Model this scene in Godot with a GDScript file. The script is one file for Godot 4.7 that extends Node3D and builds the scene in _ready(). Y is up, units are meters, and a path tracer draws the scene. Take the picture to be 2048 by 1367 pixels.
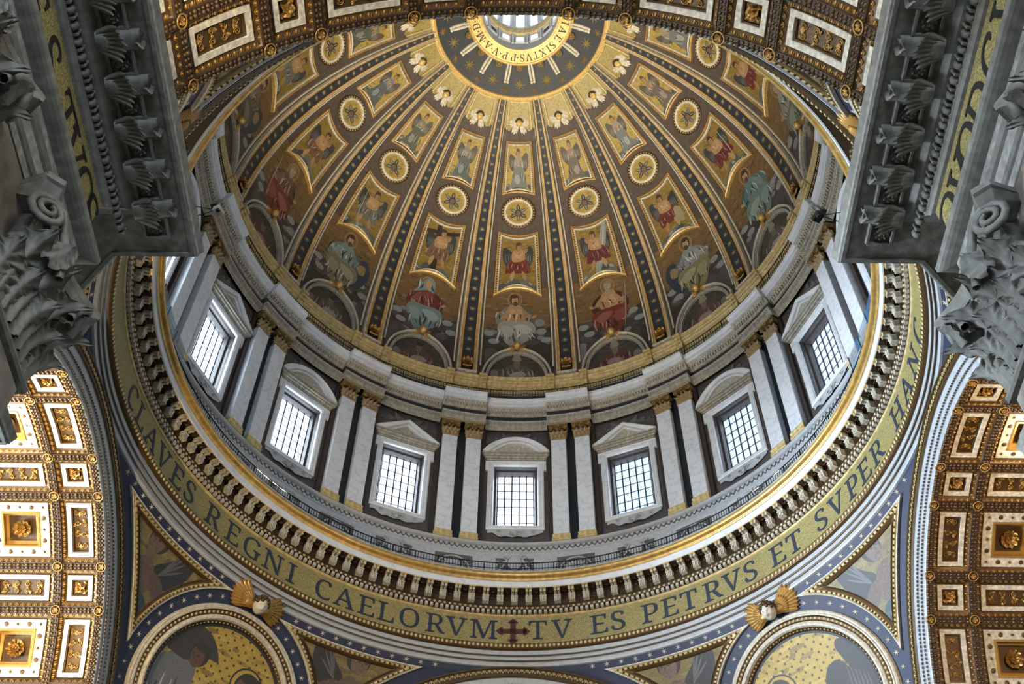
extends Node3D
# A great domed crossing seen from the nave floor. Azimuths are degrees from the far side, positive towards +x; y is up.

class Geo:
	var v := PackedVector3Array()
	var n := PackedVector3Array()
	var t := PackedVector2Array()
	var ix := PackedInt32Array()

	func tri(a: Vector3, b: Vector3, c: Vector3) -> void:
		var m := (c - a).cross(b - a).normalized()
		var k := v.size()
		for p in [a, b, c]:
			v.append(p); n.append(m); t.append(Vector2.ZERO)
		ix.append_array(PackedInt32Array([k, k + 1, k + 2]))

	func quad(a: Vector3, b: Vector3, c: Vector3, d: Vector3, uv := Rect2(0, 0, 1, 1)) -> void:
		var m := (d - a).cross(b - a).normalized()
		var k := v.size()
		v.append_array(PackedVector3Array([a, b, c, d]))
		n.append_array(PackedVector3Array([m, m, m, m]))
		t.append_array(PackedVector2Array([uv.position, Vector2(uv.end.x, uv.position.y), uv.end, Vector2(uv.position.x, uv.end.y)]))
		ix.append_array(PackedInt32Array([k, k + 1, k + 2, k, k + 2, k + 3]))

	# a strip between two polylines: smooth along them, sharp across
	func strip(a: PackedVector3Array, b: PackedVector3Array, closed := false) -> void:
		var c := a.size()
		var k := v.size()
		for i in c:
			var p := a[i - 1] if i > 0 else (a[c - 1] if closed else a[0])
			var q := a[i + 1] if i < c - 1 else (a[0] if closed else a[c - 1])
			var ac := b[i] - a[i]
			var m := ac.cross(q - p)
			if m.length_squared() < 1e-14:
				var p2 := b[i - 1] if i > 0 else (b[c - 1] if closed else b[0])
				var q2 := b[i + 1] if i < c - 1 else (b[0] if closed else b[c - 1])
				m = ac.cross(q2 - p2)
			m = m.normalized()
			v.append(a[i]); v.append(b[i]); n.append(m); n.append(m)
			t.append(Vector2(float(i) / (c - 1), 0)); t.append(Vector2(float(i) / (c - 1), 1))
		var last := c if closed else c - 1
		for i in last:
			var j := (i + 1) % c
			var a0 := k + 2 * i
			var a1 := k + 2 * j
			ix.append_array(PackedInt32Array([a0, a1, a0 + 1, a1, a1 + 1, a0 + 1]))

	func loft(loops: Array, closed := false) -> void:
		for i in loops.size() - 1:
			strip(loops[i], loops[i + 1], closed)

	# a grid smooth both ways; uv runs 0..1 along the loops (u) and across them (w)
	func grid(loops: Array, closed := false, closed2 := false) -> void:
		var rows := loops.size()
		var c: int = loops[0].size()
		var k := v.size()
		for r in rows:
			var L: PackedVector3Array = loops[r]
			var up: PackedVector3Array = loops[maxi(r - 1, 0)] if not closed2 else loops[(r + rows - 1) % rows]
			var dn: PackedVector3Array = loops[mini(r + 1, rows - 1)] if not closed2 else loops[(r + 1) % rows]
			for i in c:
				var p := L[i - 1] if i > 0 else (L[c - 1] if closed else L[0])
				var q := L[i + 1] if i < c - 1 else (L[0] if closed else L[c - 1])
				var m := (dn[i] - up[i]).cross(q - p)
				if m.length_squared() < 1e-16:
					var o: PackedVector3Array = loops[1] if r == 0 else loops[rows - 2]
					var p3 := o[i - 1] if i > 0 else (o[c - 1] if closed else o[0])
					var q3 := o[i + 1] if i < c - 1 else (o[0] if closed else o[c - 1])
					m = (dn[i] - up[i]).cross(q3 - p3)
				v.append(L[i]); n.append(m.normalized())
				t.append(Vector2(float(i) / maxi(c - 1, 1), float(r) / maxi(rows - 1, 1)))
		for r in (rows if closed2 else rows - 1):
			for i in (c if closed else c - 1):
				var j := (i + 1) % c
				var a0 := k + r * c + i
				var a1 := k + r * c + j
				var b0 := k + ((r + 1) % rows) * c + i
				var b1 := k + ((r + 1) % rows) * c + j
				ix.append_array(PackedInt32Array([a0, a1, b0, a1, b1, b0]))

	# box with chamfered front and back edges: half sizes h, in frame x
	func box(x: Transform3D, h: Vector3, ch := 0.0) -> void:
		var L := []
		for s in [[-1.0, 1.0], [-1.0, 0.0], [1.0, 0.0], [1.0, 1.0]]:
			var z: float = s[0] * (h.z - (ch if s[1] == 0.0 else 0.0))
			var d: float = ch if s[1] == 1.0 else 0.0
			L.append([Vector3(-h.x + d, -h.y + d, z), Vector3(h.x - d, -h.y + d, z), Vector3(h.x - d, h.y - d, z), Vector3(-h.x + d, h.y - d, z)])
		for r in 3:
			if r != 1 and ch == 0.0:
				continue
			for i in 4:
				var j := (i + 1) % 4
				quad(x * L[r][i], x * L[r + 1][i], x * L[r + 1][j], x * L[r][j])
		quad(x * L[0][0], x * L[0][1], x * L[0][2], x * L[0][3])
		quad(x * L[3][3], x * L[3][2], x * L[3][1], x * L[3][0])

	func tube(path: PackedVector3Array, rad: float, sides := 5, closed := false, taper := 0.0) -> void:
		var c := path.size()
		var L := []
		var side := Vector3.ZERO
		for i in c:
			var d := (path[mini(i + 1, c - 1)] - path[maxi(i - 1, 0)]).normalized()
			if closed:
				d = (path[(i + 1) % c] - path[(i + c - 1) % c]).normalized()
			if side == Vector3.ZERO:
				side = d.cross(Vector3(0.31, 0.9, 0.27)).normalized()
			side = (side - d * d.dot(side)).normalized()
			var o := d.cross(side)
			var ring := PackedVector3Array()
			var r := rad * (1.0 - taper * i / (c - 1.0))
			for s in sides:
				var w := TAU * s / sides
				ring.append(path[i] + (side * cos(w) + o * sin(w)) * r)
			L.append(ring)
		grid(L, true, closed)

	func ball(at: Vector3, r: Vector3, nu := 8, nv := 6) -> void:
		var L := []
		for j in nv + 1:
			var ring := PackedVector3Array()
			var w := PI * j / nv
			for i in nu:
				var q := TAU * i / nu
				ring.append(at + Vector3(r.x * sin(w) * cos(q), r.y * cos(w), r.z * sin(w) * sin(q)))
			L.append(ring)
		grid(L, true)

	func add(o: Geo, x: Transform3D) -> void:
		var k := v.size()
		for p in o.v:
			v.append(x * p)
		var nb := x.basis.inverse().transposed()
		var flip := x.basis.determinant() < 0
		for p in o.n:
			n.append((nb * p).normalized() * (1.0 if not flip else 1.0))
		t.append_array(o.t)
		if flip:
			for i in range(0, o.ix.size(), 3):
				ix.append_array(PackedInt32Array([k + o.ix[i], k + o.ix[i + 2], k + o.ix[i + 1]]))
		else:
			for i in o.ix:
				ix.append(k + i)

	func mesh() -> ArrayMesh:
		var a := []
		a.resize(Mesh.ARRAY_MAX)
		a[Mesh.ARRAY_VERTEX] = v
		a[Mesh.ARRAY_NORMAL] = n
		a[Mesh.ARRAY_TEX_UV] = t
		a[Mesh.ARRAY_INDEX] = ix
		var m := ArrayMesh.new()
		m.add_surface_from_arrays(Mesh.PRIMITIVE_TRIANGLES, a)
		return m

const EYE := 1.6
const DA := 20.95      # dome shell: half width, rise above DZ
const DB := 26.0
const DZ := 74.0
const SR := 24.9       # pendentive sphere and its centre height
const SY := 32.2
const VR := 11.75      # arms' barrel vaults: radius and springing
const VY := 32.0
const VE := 20.9       # where the vaults begin, from the axis
var M := {}
var T := {}
var C := {}            # meshes that are used again
var rng := RandomNumberGenerator.new()

# ---------------------------------------------------------------- helpers
func pol(az: float, r: float, y: float) -> Vector3:
	var a := deg_to_rad(az)
	return Vector3(r * sin(a), y, -r * cos(a))

func dome(az: float, ph: float, off := 0.0) -> Vector3:
	var p := deg_to_rad(ph)
	return pol(az, (DA - off) * cos(p), DZ + (DB - off) * sin(p))

func sph(az: float, el: float, off := 0.0) -> Vector3:
	var e := deg_to_rad(el)
	return pol(az, (SR - off) * cos(e), SY + (SR - off) * sin(e))

func vault(th: float, s: float, d := 0.0) -> Vector3:      # arm towards the far side; s metres outwards of VE, d into the ceiling
	var a := deg_to_rad(th)
	return Vector3((VR + d) * sin(a), VY + (VR + d) * cos(a), -VE - s)

func turn(az: float, at := Vector3.ZERO) -> Transform3D:
	var b := Basis(Vector3.UP, -deg_to_rad(az))
	return Transform3D(b, b * at)

func ring_loops(prof: Array, a0: float, a1: float, steps: int) -> Array:
	var out := []
	for p in prof:
		var L := PackedVector3Array()
		for i in steps + 1:
			L.append(pol(lerpf(a0, a1, float(i) / steps), p.x, p.y))
		out.append(L)
	return out

func lathe(prof: Array, a0 := -180.0, a1 := 180.0, steps := 192, smooth := false) -> Geo:
	var g := Geo.new()
	if smooth:
		g.grid(ring_loops(prof, a0, a1, steps))
	else:
		g.loft(ring_loops(prof, a0, a1, steps))
	return g

func arc_profile(cx: float, cy: float, r: float, a0: float, a1: float, k: int) -> Array:
	var out := []
	for i in k + 1:
		var a := deg_to_rad(lerpf(a0, a1, float(i) / k))
		out.append(Vector2(cx + r * cos(a), cy + r * sin(a)))
	return out

func obj(called: String, mesh: Mesh, mat: Material, parent: Node = self, x := Transform3D()) -> MeshInstance3D:
	var o := MeshInstance3D.new()
	o.name = called
	o.mesh = mesh
	o.material_override = mat
	if parent != self and parent.has_meta("off"):
		x.origin -= parent.get_meta("off")
	o.transform = x
	parent.add_child(o, true)
	return o

func many(called: String, mesh: Mesh, mat: Material, where: Array, parent: Node = self) -> MultiMeshInstance3D:
	var mm := MultiMesh.new()
	mm.transform_format = MultiMesh.TRANSFORM_3D
	mm.mesh = mesh
	mm.instance_count = where.size()
	for i in where.size():
		mm.set_instance_transform(i, where[i])
	var o := MultiMeshInstance3D.new()
	o.name = called
	o.multimesh = mm
	o.material_override = mat
	o.set_meta("kind", "stuff")
	if parent != self and parent.has_meta("off"):
		o.position = -parent.get_meta("off")
	parent.add_child(o, true)
	return o

func tag(o: Node, label: String, category: String, group := "") -> Node:
	o.set_meta("label", label)
	o.set_meta("category", category)
	if group:
		o.set_meta("group", group)
	return o

func struct(o: Node, label := "") -> Node:
	o.set_meta("kind", "structure")
	if label:
		o.set_meta("label", label)
	return o

# a Node3D at a thing's base; its children are built in the frame turned to azimuth az about the axis
func root(called: String, base: Vector3, az := 0.0) -> Node3D:
	var o := Node3D.new()
	o.name = called
	o.transform = turn(az, base)
	o.set_meta("off", base)
	add_child(o, true)
	return o

func part(called: String, parent: Node, x := Transform3D()) -> Node3D:   # a part that only holds sub-parts
	var o := Node3D.new()
	o.name = called
	if parent.has_meta("off"):
		x.origin -= parent.get_meta("off")
	o.transform = x
	parent.add_child(o, true)
	return o

func keep(key: String, build: Callable) -> Mesh:
	if not C.has(key):
		C[key] = build.call()
	return C[key]

func side(k: float) -> String:
	return "bright vault side" if k < 0 else "dim vault side"

const ORD := ["middle", "first", "second", "third", "fourth", "fifth", "sixth", "seventh", "eighth"]

# ---------------------------------------------------------------- materials
func noise(kind: int, freq: float, oct: int, lo: float, hi: float, seed_: int, size := 512, normal := false, tint := Color.WHITE) -> NoiseTexture2D:
	var f := FastNoiseLite.new()
	f.noise_type = kind as FastNoiseLite.NoiseType
	f.frequency = freq
	f.seed = seed_
	f.fractal_octaves = oct
	if oct <= 1:
		f.fractal_type = FastNoiseLite.FRACTAL_NONE
	var t := NoiseTexture2D.new()
	t.width = size
	t.height = size
	t.seamless = true
	t.noise = f
	if normal:
		t.as_normal_map = true
		t.bump_strength = hi
	else:
		var g := Gradient.new()
		g.set_color(0, Color(lo, lo, lo))
		g.set_color(1, Color(hi * tint.r, hi * tint.g, hi * tint.b))
		t.color_ramp = g
	return t

func mat(called: String, col: Color, rough: float, metal := 0.0, tex := "", scale := 0.5, bump := "", bs := 1.0, bscale := 1.0) -> StandardMaterial3D:
	var m := StandardMaterial3D.new()
	m.resource_name = called
	m.albedo_color = col
	m.roughness = rough
	m.metallic = metal
	m.cull_mode = BaseMaterial3D.CULL_DISABLED
	if tex:
		m.albedo_texture = T[tex]
	if tex or bump:
		m.uv1_triplanar = true
		m.uv1_scale = Vector3.ONE * scale
	if bump:
		m.normal_enabled = true
		m.normal_texture = T[bump]
		m.normal_scale = bs
	M[called] = m
	return m

func materials() -> void:
	T.cloud = noise(FastNoiseLite.TYPE_SIMPLEX_SMOOTH, 0.008, 5, 0.62, 1.0, 3)
	var vein := noise(FastNoiseLite.TYPE_SIMPLEX_SMOOTH, 0.006, 6, 0.6, 1.0, 8)
	vein.noise.fractal_type = FastNoiseLite.FRACTAL_RIDGED
	var g := Gradient.new()
	g.offsets = PackedFloat32Array([0.0, 0.62, 0.85, 1.0])
	g.colors = PackedColorArray([Color(1, 1, 1), Color(0.96, 0.965, 0.97), Color(0.88, 0.89, 0.905), Color(0.80, 0.81, 0.83)])
	vein.color_ramp = g
	T.vein = vein
	T.tess = noise(FastNoiseLite.TYPE_CELLULAR, 0.09, 1, 0.55, 1.0, 5)
	(T.tess.noise as FastNoiseLite).cellular_return_type = FastNoiseLite.RETURN_CELL_VALUE
	T.grain = noise(FastNoiseLite.TYPE_SIMPLEX, 0.05, 3, 0.55, 1.0, 11)
	T.bump = noise(FastNoiseLite.TYPE_SIMPLEX, 0.03, 4, 0, 3.0, 21, 512, true)
	T.lump = noise(FastNoiseLite.TYPE_CELLULAR, 0.03, 2, 0, 6.0, 22, 512, true)
	mat("white_marble", Color(0.74, 0.75, 0.76), 0.45, 0.0, "vein", 0.23)
	mat("grey_marble", Color(0.60, 0.61, 0.62), 0.5, 0.0, "vein", 0.3)
	mat("travertine", Color(0.66, 0.64, 0.58), 0.6, 0.0, "cloud", 0.5)
	mat("stucco_white", Color(0.80, 0.77, 0.70), 0.6, 0.0, "cloud", 0.8)
	mat("relief_grey", Color(0.34, 0.34, 0.33), 0.7, 0.0, "cloud", 0.8)
	mat("brown_marble", Color(0.22, 0.18, 0.16), 0.45, 0.0, "grain", 0.7)
	mat("grey_brown", Color(0.30, 0.28, 0.27), 0.5, 0.0, "cloud", 0.6)
	mat("teal_marble", Color(0.07, 0.14, 0.18), 0.4, 0.0, "grain", 0.5)
	mat("slate", Color(0.16, 0.18, 0.21), 0.5, 0.0, "grain", 0.5)
	mat("gold", Color(0.74, 0.56, 0.28), 0.38, 0.5, "grain", 0.9)
	mat("capital_gold", Color(0.62, 0.52, 0.34), 0.45, 0.1, "grain", 1.2)
	mat("gold_bright", Color(0.88, 0.74, 0.45), 0.38, 0.25, "cloud", 0.8)
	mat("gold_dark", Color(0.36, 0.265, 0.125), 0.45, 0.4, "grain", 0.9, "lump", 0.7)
	mat("gold_cornice", Color(0.84, 0.68, 0.38), 0.3, 0.5, "cloud", 0.4)
	mat("gold_flat", Color(0.76, 0.60, 0.34), 0.5, 0.1, "cloud", 0.35)
	mat("gold_pale", Color(0.80, 0.71, 0.49), 0.5, 0.1, "cloud", 0.5)
	mat("gold_mosaic", Color(0.62, 0.55, 0.30), 0.5, 0.1, "tess", 0.55)
	mat("frieze_mosaic", Color(0.62, 0.57, 0.36), 0.5, 0.08, "tess", 0.6)
	mat("brown_mosaic", Color(0.29, 0.245, 0.21), 0.7, 0.0, "cloud", 0.5)
	mat("brown_stucco", Color(0.25, 0.165, 0.075), 0.55, 0.15, "grain", 0.9, "lump", 0.8)
	mat("blue_mosaic", Color(0.12, 0.155, 0.205), 0.6, 0.0, "tess", 0.6)
	mat("night_mosaic", Color(0.10, 0.13, 0.175), 0.6, 0.0, "tess", 0.6)
	mat("sky_mosaic", Color(0.05, 0.115, 0.26), 0.6, 0.0, "tess", 0.5)
	mat("letter_blue", Color(0.10, 0.16, 0.25), 0.6, 0.0, "tess", 1.0)
	mat("letter_black", Color(0.04, 0.035, 0.03), 0.6)
	mat("cross_red", Color(0.30, 0.08, 0.05), 0.6, 0.0, "tess", 1.0)
	mat("warm_stucco", Color(0.72, 0.69, 0.61), 0.6, 0.0, "cloud", 0.8)
	mat("star_gold", Color(0.50, 0.45, 0.28), 0.5, 0.1)
	mat("rib_channel", Color(0.42, 0.34, 0.21), 0.6, 0.1, "grain", 1.2)
	mat("nave_stone", Color(0.47, 0.465, 0.435), 0.65, 0.0, "cloud", 0.5)
	mat("nave_marble", Color(0.56, 0.56, 0.54), 0.6, 0.0, "cloud", 0.6)
	mat("iron", Color(0.03, 0.03, 0.035), 0.5, 0.5)
	mat("lead", Color(0.09, 0.13, 0.19), 0.5, 0.2)
	mat("floor_marble", Color(0.50, 0.46, 0.40), 0.3, 0.0, "cloud", 0.1)
	mat("plain_wall", Color(0.52, 0.49, 0.44), 0.6, 0.0, "cloud", 0.2)
	mat("face_white", Color(0.66, 0.63, 0.58), 0.5)
	var glass := mat("blue_glass", Color(0.25, 0.5, 0.66, 0.22), 0.05)
	glass.transparency = BaseMaterial3D.TRANSPARENCY_ALPHA

func glow(col: Color, e: float) -> StandardMaterial3D:
	var m := StandardMaterial3D.new()
	m.resource_name = "lit_glass"
	m.albedo_color = Color(0.7, 0.75, 0.8)
	m.roughness = 0.4
	m.cull_mode = BaseMaterial3D.CULL_DISABLED
	m.emission_enabled = true
	m.emission = col
	m.emission_energy_multiplier = e
	return m

# ---------------------------------------------------------------- tuning of the light
const EXPOSURE := 1.1
const E_DAY := 185.0         # each drum window's daylight, before the sun's side is counted
const E_NAVE := 560.0        # each lunette window of the nave vault
const E_ARM := 5600.0        # each tall window at the end of an arm
const E_PANE := 0.9
const E_PANE_SUN := 2.0
const E_FLOOD := 640.0        # each gallery floodlight aimed at the dome
const E_LANTERN := 1.5

func sun_share(az: float) -> float:       # the sun stands on the bright vault's side
	return 0.10 + pow(maxf(0.0, cos(deg_to_rad(az + 110.0)) * 0.5 + 0.5), 3.0)

func _ready() -> void:
	rng.seed = 7
	var cam := Camera3D.new()
	cam.name = "camera"
	cam.fov = 33.1688
	cam.keep_aspect = Camera3D.KEEP_HEIGHT
	cam.far = 300.0
	cam.near = 0.1
	cam.transform = Transform3D(Basis(Vector3(0.99994078, 0.0095958, 0.00513449), Vector3(-0.00983472, 0.59469358, 0.8038923), Vector3(0.00466054, -0.80389518, 0.59475273)).orthonormalized(), Vector3(0.0254, 1.6, 36.6))
	add_child(cam)
	cam.current = true
	var we := WorldEnvironment.new()
	we.name = "surroundings"
	var e := Environment.new()
	var sky := Sky.new()
	var sm := ProceduralSkyMaterial.new()
	sm.sky_top_color = Color(0.35, 0.55, 0.85)
	sm.sky_horizon_color = Color(0.75, 0.83, 0.92)
	sky.sky_material = sm
	e.background_mode = Environment.BG_SKY
	e.sky = sky
	e.tonemap_mode = Environment.TONE_MAPPER_LINEAR
	e.tonemap_exposure = EXPOSURE
	e.sdfgi_enabled = true
	e.ssao_enabled = true
	e.ssil_enabled = true
	we.environment = e
	add_child(we)
	materials()
	var font := SystemFont.new()
	font.font_names = PackedStringArray(["Droid Serif"])
	T.font = font
	M.lamp_lens = glow(Color(1.0, 0.97, 0.9), 6.0)
	M.window_glow = glow(Color(0.86, 0.93, 1.0), 3.0)
	keep("bead", func():
		var g := Geo.new()
		g.ball(Vector3.ZERO, Vector3.ONE, 6, 4)
		return g.mesh())
	# lamps that stand for the church's own floodlights; each builds its fitting
	for s in [[-90.0, 1.0, 2.6, 190.0], [-90.0, -1.0, 2.6, 470.0], [-90.0, -1.0, 7.0, 220.0]]:
		vault_flood(s[0], s[1], s[2], s[3], "warm floodlight on the cornice below the bright vault, %s" % ["alone on its side", "nearer the crossing", "farther from the crossing"][0 if s[1] > 0 else (1 if s[2] < 5 else 2)], Color(1.0, 0.87, 0.66))
	vault_flood(90.0, 1.0, 2.6, 330.0, "warm floodlight on the cornice below the dim vault", Color(1.0, 0.84, 0.64))
	for s in [-1.0, 1.0]:
		vault_flood(180.0, s, 4.0, 12.0 if s < 0 else 120.0, "warm floodlight on the nave cornice, %s" % side(-s), Color(1.0, 0.91, 0.76))
	var t0 := Time.get_ticks_msec()
	build_shell()
	build_piers()
	build_arches()
	var lines := [-76.8, -66.2, -48.2, -37.6, -19.6, -9.0, 9.0, 19.6, 37.6, 48.2, 66.2, 76.8]
	var all := []
	for i in lines.size() - 1:
		all.append([lines[i], lines[i + 1]])
	build_vault(-90.0, all.slice(3, 10), "brightly lit coffered barrel vault with gilt rosettes")
	build_vault(90.0, all.slice(1, 8), "dim brown coffered barrel vault with gilt rosettes")
	build_vault(180.0, all, "brown and gold coffered vault overhead")
	for s in [[-1.0, 20.0], [-1.0, 30.0], [1.0, 20.0], [1.0, 30.0]]:
		nave_window(s[0], s[1])
	build_vault(0.0, [], "far barrel vault beyond the crossing")
	coffer_lamp(-90.0, "round cluster lamp glowing in the crown coffer of the bright vault", 30.0)
	coffer_lamp(90.0, "round cluster lamp glowing in the crown coffer of the dim vault", 12.0)
	build_pendentives()
	build_ring()
	build_drum()
	build_dome()
	print("built in %d ms, %d children" % [Time.get_ticks_msec() - t0, get_child_count()])

func dome_flood(az: float, e: float, label: String, group: String) -> void:
	var at := turn(az) * Vector3(0, 52.35, -19.7)
	var aim := (turn(az) * Vector3(0, 97.0, 6.0) - at).normalized()
	floodlight(Transform3D(Basis.looking_at(-aim, Vector3(0.3, 0.2, 0.5)), at), label, group, 0.3)
	var l := SpotLight3D.new()
	l.name = "dome_flood_light"
	l.light_color = Color(1.0, 0.94, 0.82)
	l.light_energy = e
	l.light_size = 0.25
	l.spot_angle = 33.0
	l.spot_angle_attenuation = 1.0
	l.spot_range = 120.0
	l.spot_attenuation = 2.0
	l.shadow_enabled = true
	l.transform = Transform3D(Basis.looking_at(aim, Vector3(0.3, 0.2, 0.5)), at + aim * 0.5)
	add_child(l)


# ---------------------------------------------------------------- mosaic pictures (flat prints)
func smooth(pts: Array) -> PackedVector2Array:
	var out := PackedVector2Array()
	var c := pts.size()
	for i in c:
		for k in 5:
			var p: Vector2 = pts[i]
			out.append(p.cubic_interpolate(pts[(i + 1) % c], pts[(i + c - 1) % c], pts[(i + 2) % c], k / 5.0))
	return out

func fill(im: Image, pts: PackedVector2Array, col: Color) -> void:
	var w := im.get_width()
	var h := im.get_height()
	var c := pts.size()
	var lo := 1e9
	var hi := -1e9
	for p in pts:
		lo = minf(lo, p.y); hi = maxf(hi, p.y)
	for y in range(maxi(0, int(lo * h)), mini(h - 1, int(hi * h)) + 1):
		var yy := (y + 0.5) / h
		var xs := []
		for i in c:
			var p := pts[i]
			var q := pts[(i + 1) % c]
			if (p.y <= yy) != (q.y <= yy):
				xs.append(p.x + (yy - p.y) / (q.y - p.y) * (q.x - p.x))
		xs.sort()
		for k in range(0, xs.size() - 1, 2):
			var x0 := clampi(int(xs[k] * w), 0, w)
			var x1 := clampi(int(xs[k + 1] * w + 0.5), 0, w)
			if x1 > x0:
				im.fill_rect(Rect2i(x0, y, x1 - x0, 1), col)

func blob(im: Image, pts: Array, col: Color, flip := false) -> void:
	var q := []
	for p in pts:
		q.append(Vector2(1.0 - p.x if flip else p.x, p.y))
	fill(im, smooth(q), col)

func oval(im: Image, x: float, y: float, rx: float, ry: float, col: Color, flip := false, ang := 0.0) -> void:
	var q := PackedVector2Array()
	for i in 20:
		var a := TAU * i / 20
		var d := Vector2(rx * cos(a), ry * sin(a)).rotated(ang)
		q.append(Vector2((1.0 - x - d.x) if flip else x + d.x, y + d.y))
	fill(im, q, col)

func stroke(im: Image, a: Vector2, b: Vector2, w: float, col: Color, flip := false, bend := 0.0) -> void:
	var d := (b - a)
	var nn := Vector2(-d.y, d.x).normalized()
	var m := a + d * 0.5 + nn * bend
	blob(im, [a, m + nn * w, b, m - nn * w], col, flip)

func folds(im: Image, pts: Array, col: Color, k: int, flip := false) -> void:   # drapery: a robe of one dye, fold shade and highlights painted on as strokes
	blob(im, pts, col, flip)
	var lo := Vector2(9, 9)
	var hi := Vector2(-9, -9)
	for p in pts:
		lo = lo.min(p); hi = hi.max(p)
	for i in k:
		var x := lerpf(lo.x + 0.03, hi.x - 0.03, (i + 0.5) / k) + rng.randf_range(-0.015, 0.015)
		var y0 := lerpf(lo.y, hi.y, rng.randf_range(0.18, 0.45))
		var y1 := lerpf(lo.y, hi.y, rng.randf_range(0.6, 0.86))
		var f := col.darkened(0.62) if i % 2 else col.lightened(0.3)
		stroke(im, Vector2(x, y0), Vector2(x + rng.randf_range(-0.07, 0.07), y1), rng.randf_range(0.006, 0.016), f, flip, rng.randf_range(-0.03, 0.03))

func clouds(im: Image, y0: float, k: int, col: Color) -> void:
	for i in k:
		var x := rng.randf_range(-0.05, 1.05)
		var y := rng.randf_range(y0, 1.0)
		var r := rng.randf_range(0.05, 0.13)
		oval(im, x, y, r, r * 0.6, col.darkened(rng.randf_range(0.0, 0.45)))
		if i % 3 == 0:
			oval(im, x - 0.02, y - 0.02, r * 0.55, r * 0.3, col.lightened(0.18))

func canvas(w: int, h: int, top: Color, low: Color) -> Image:
	var im := Image.create(w, h, false, Image.FORMAT_RGBA8)
	im.fill(top)
	for i in 260:
		var p := Vector2(rng.randf(), rng.randf())
		oval(im, p.x, p.y, rng.randf_range(0.02, 0.07), rng.randf_range(0.008, 0.02), top.lerp(top.darkened(0.3) if i % 2 else top.lightened(0.1), rng.randf()))
	if low.a > 0:
		blob(im, [Vector2(-0.2, 0.62), Vector2(0.2, 0.7), Vector2(0.5, 0.76), Vector2(0.8, 0.66), Vector2(1.2, 0.6), Vector2(1.3, 1.2), Vector2(-0.3, 1.2)], low)
	return im

func finish(im: Image) -> ImageTexture:
	im.resize(im.get_width() / 2, im.get_height() / 2, Image.INTERPOLATE_LANCZOS)
	var w := im.get_width()
	var h := im.get_height()
	var spots := Image.create(w, h, false, Image.FORMAT_RGBA8)
	for i in w * h / 9:
		var d := rng.randf()
		spots.fill_rect(Rect2i(rng.randi() % w, rng.randi() % h, 2, 2), Color(0, 0, 0, 0.22 * d) if i % 2 else Color(0.9, 0.8, 0.55, 0.12 * d))
	im.blend_rect(spots, Rect2i(0, 0, w, h), Vector2i.ZERO)
	im.generate_mipmaps()
	return ImageTexture.create_from_image(im)

func head(im: Image, x: float, y: float, r: float, skin: Color, hair: Color, beard: bool, flip := false, look := 0.25) -> void:
	oval(im, x - look * r * 0.5, y - r * 0.25, r * 1.12, r * 1.2, hair, flip)
	oval(im, x, y, r * 0.82, r * 1.08, skin, flip)
	oval(im, x - look * r, y - r * 0.95, r * 0.95, r * 0.42, hair, flip)
	for s in [-0.32, 0.32]:
		oval(im, x + (look + s) * r, y - r * 0.1, r * 0.14, r * 0.08, skin.darkened(0.65), flip)
	stroke(im, Vector2(x + look * r, y - r * 0.05), Vector2(x + look * r * 1.3, y + r * 0.32), r * 0.08, skin.darkened(0.3), flip)
	if beard:
		oval(im, x + look * r * 0.6, y + r * 0.85, r * 0.6, r * 0.6, hair.lightened(0.08), flip)
	else:
		oval(im, x + look * r, y + r * 0.55, r * 0.25, r * 0.08, Color(0.35, 0.16, 0.12), flip)

func halo(im: Image, x: float, y: float, r: float, rim: Color, inside: Color, flip := false) -> void:
	oval(im, x, y, r, r, rim, flip)
	oval(im, x, y, r * 0.9, r * 0.9, inside, flip)

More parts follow.
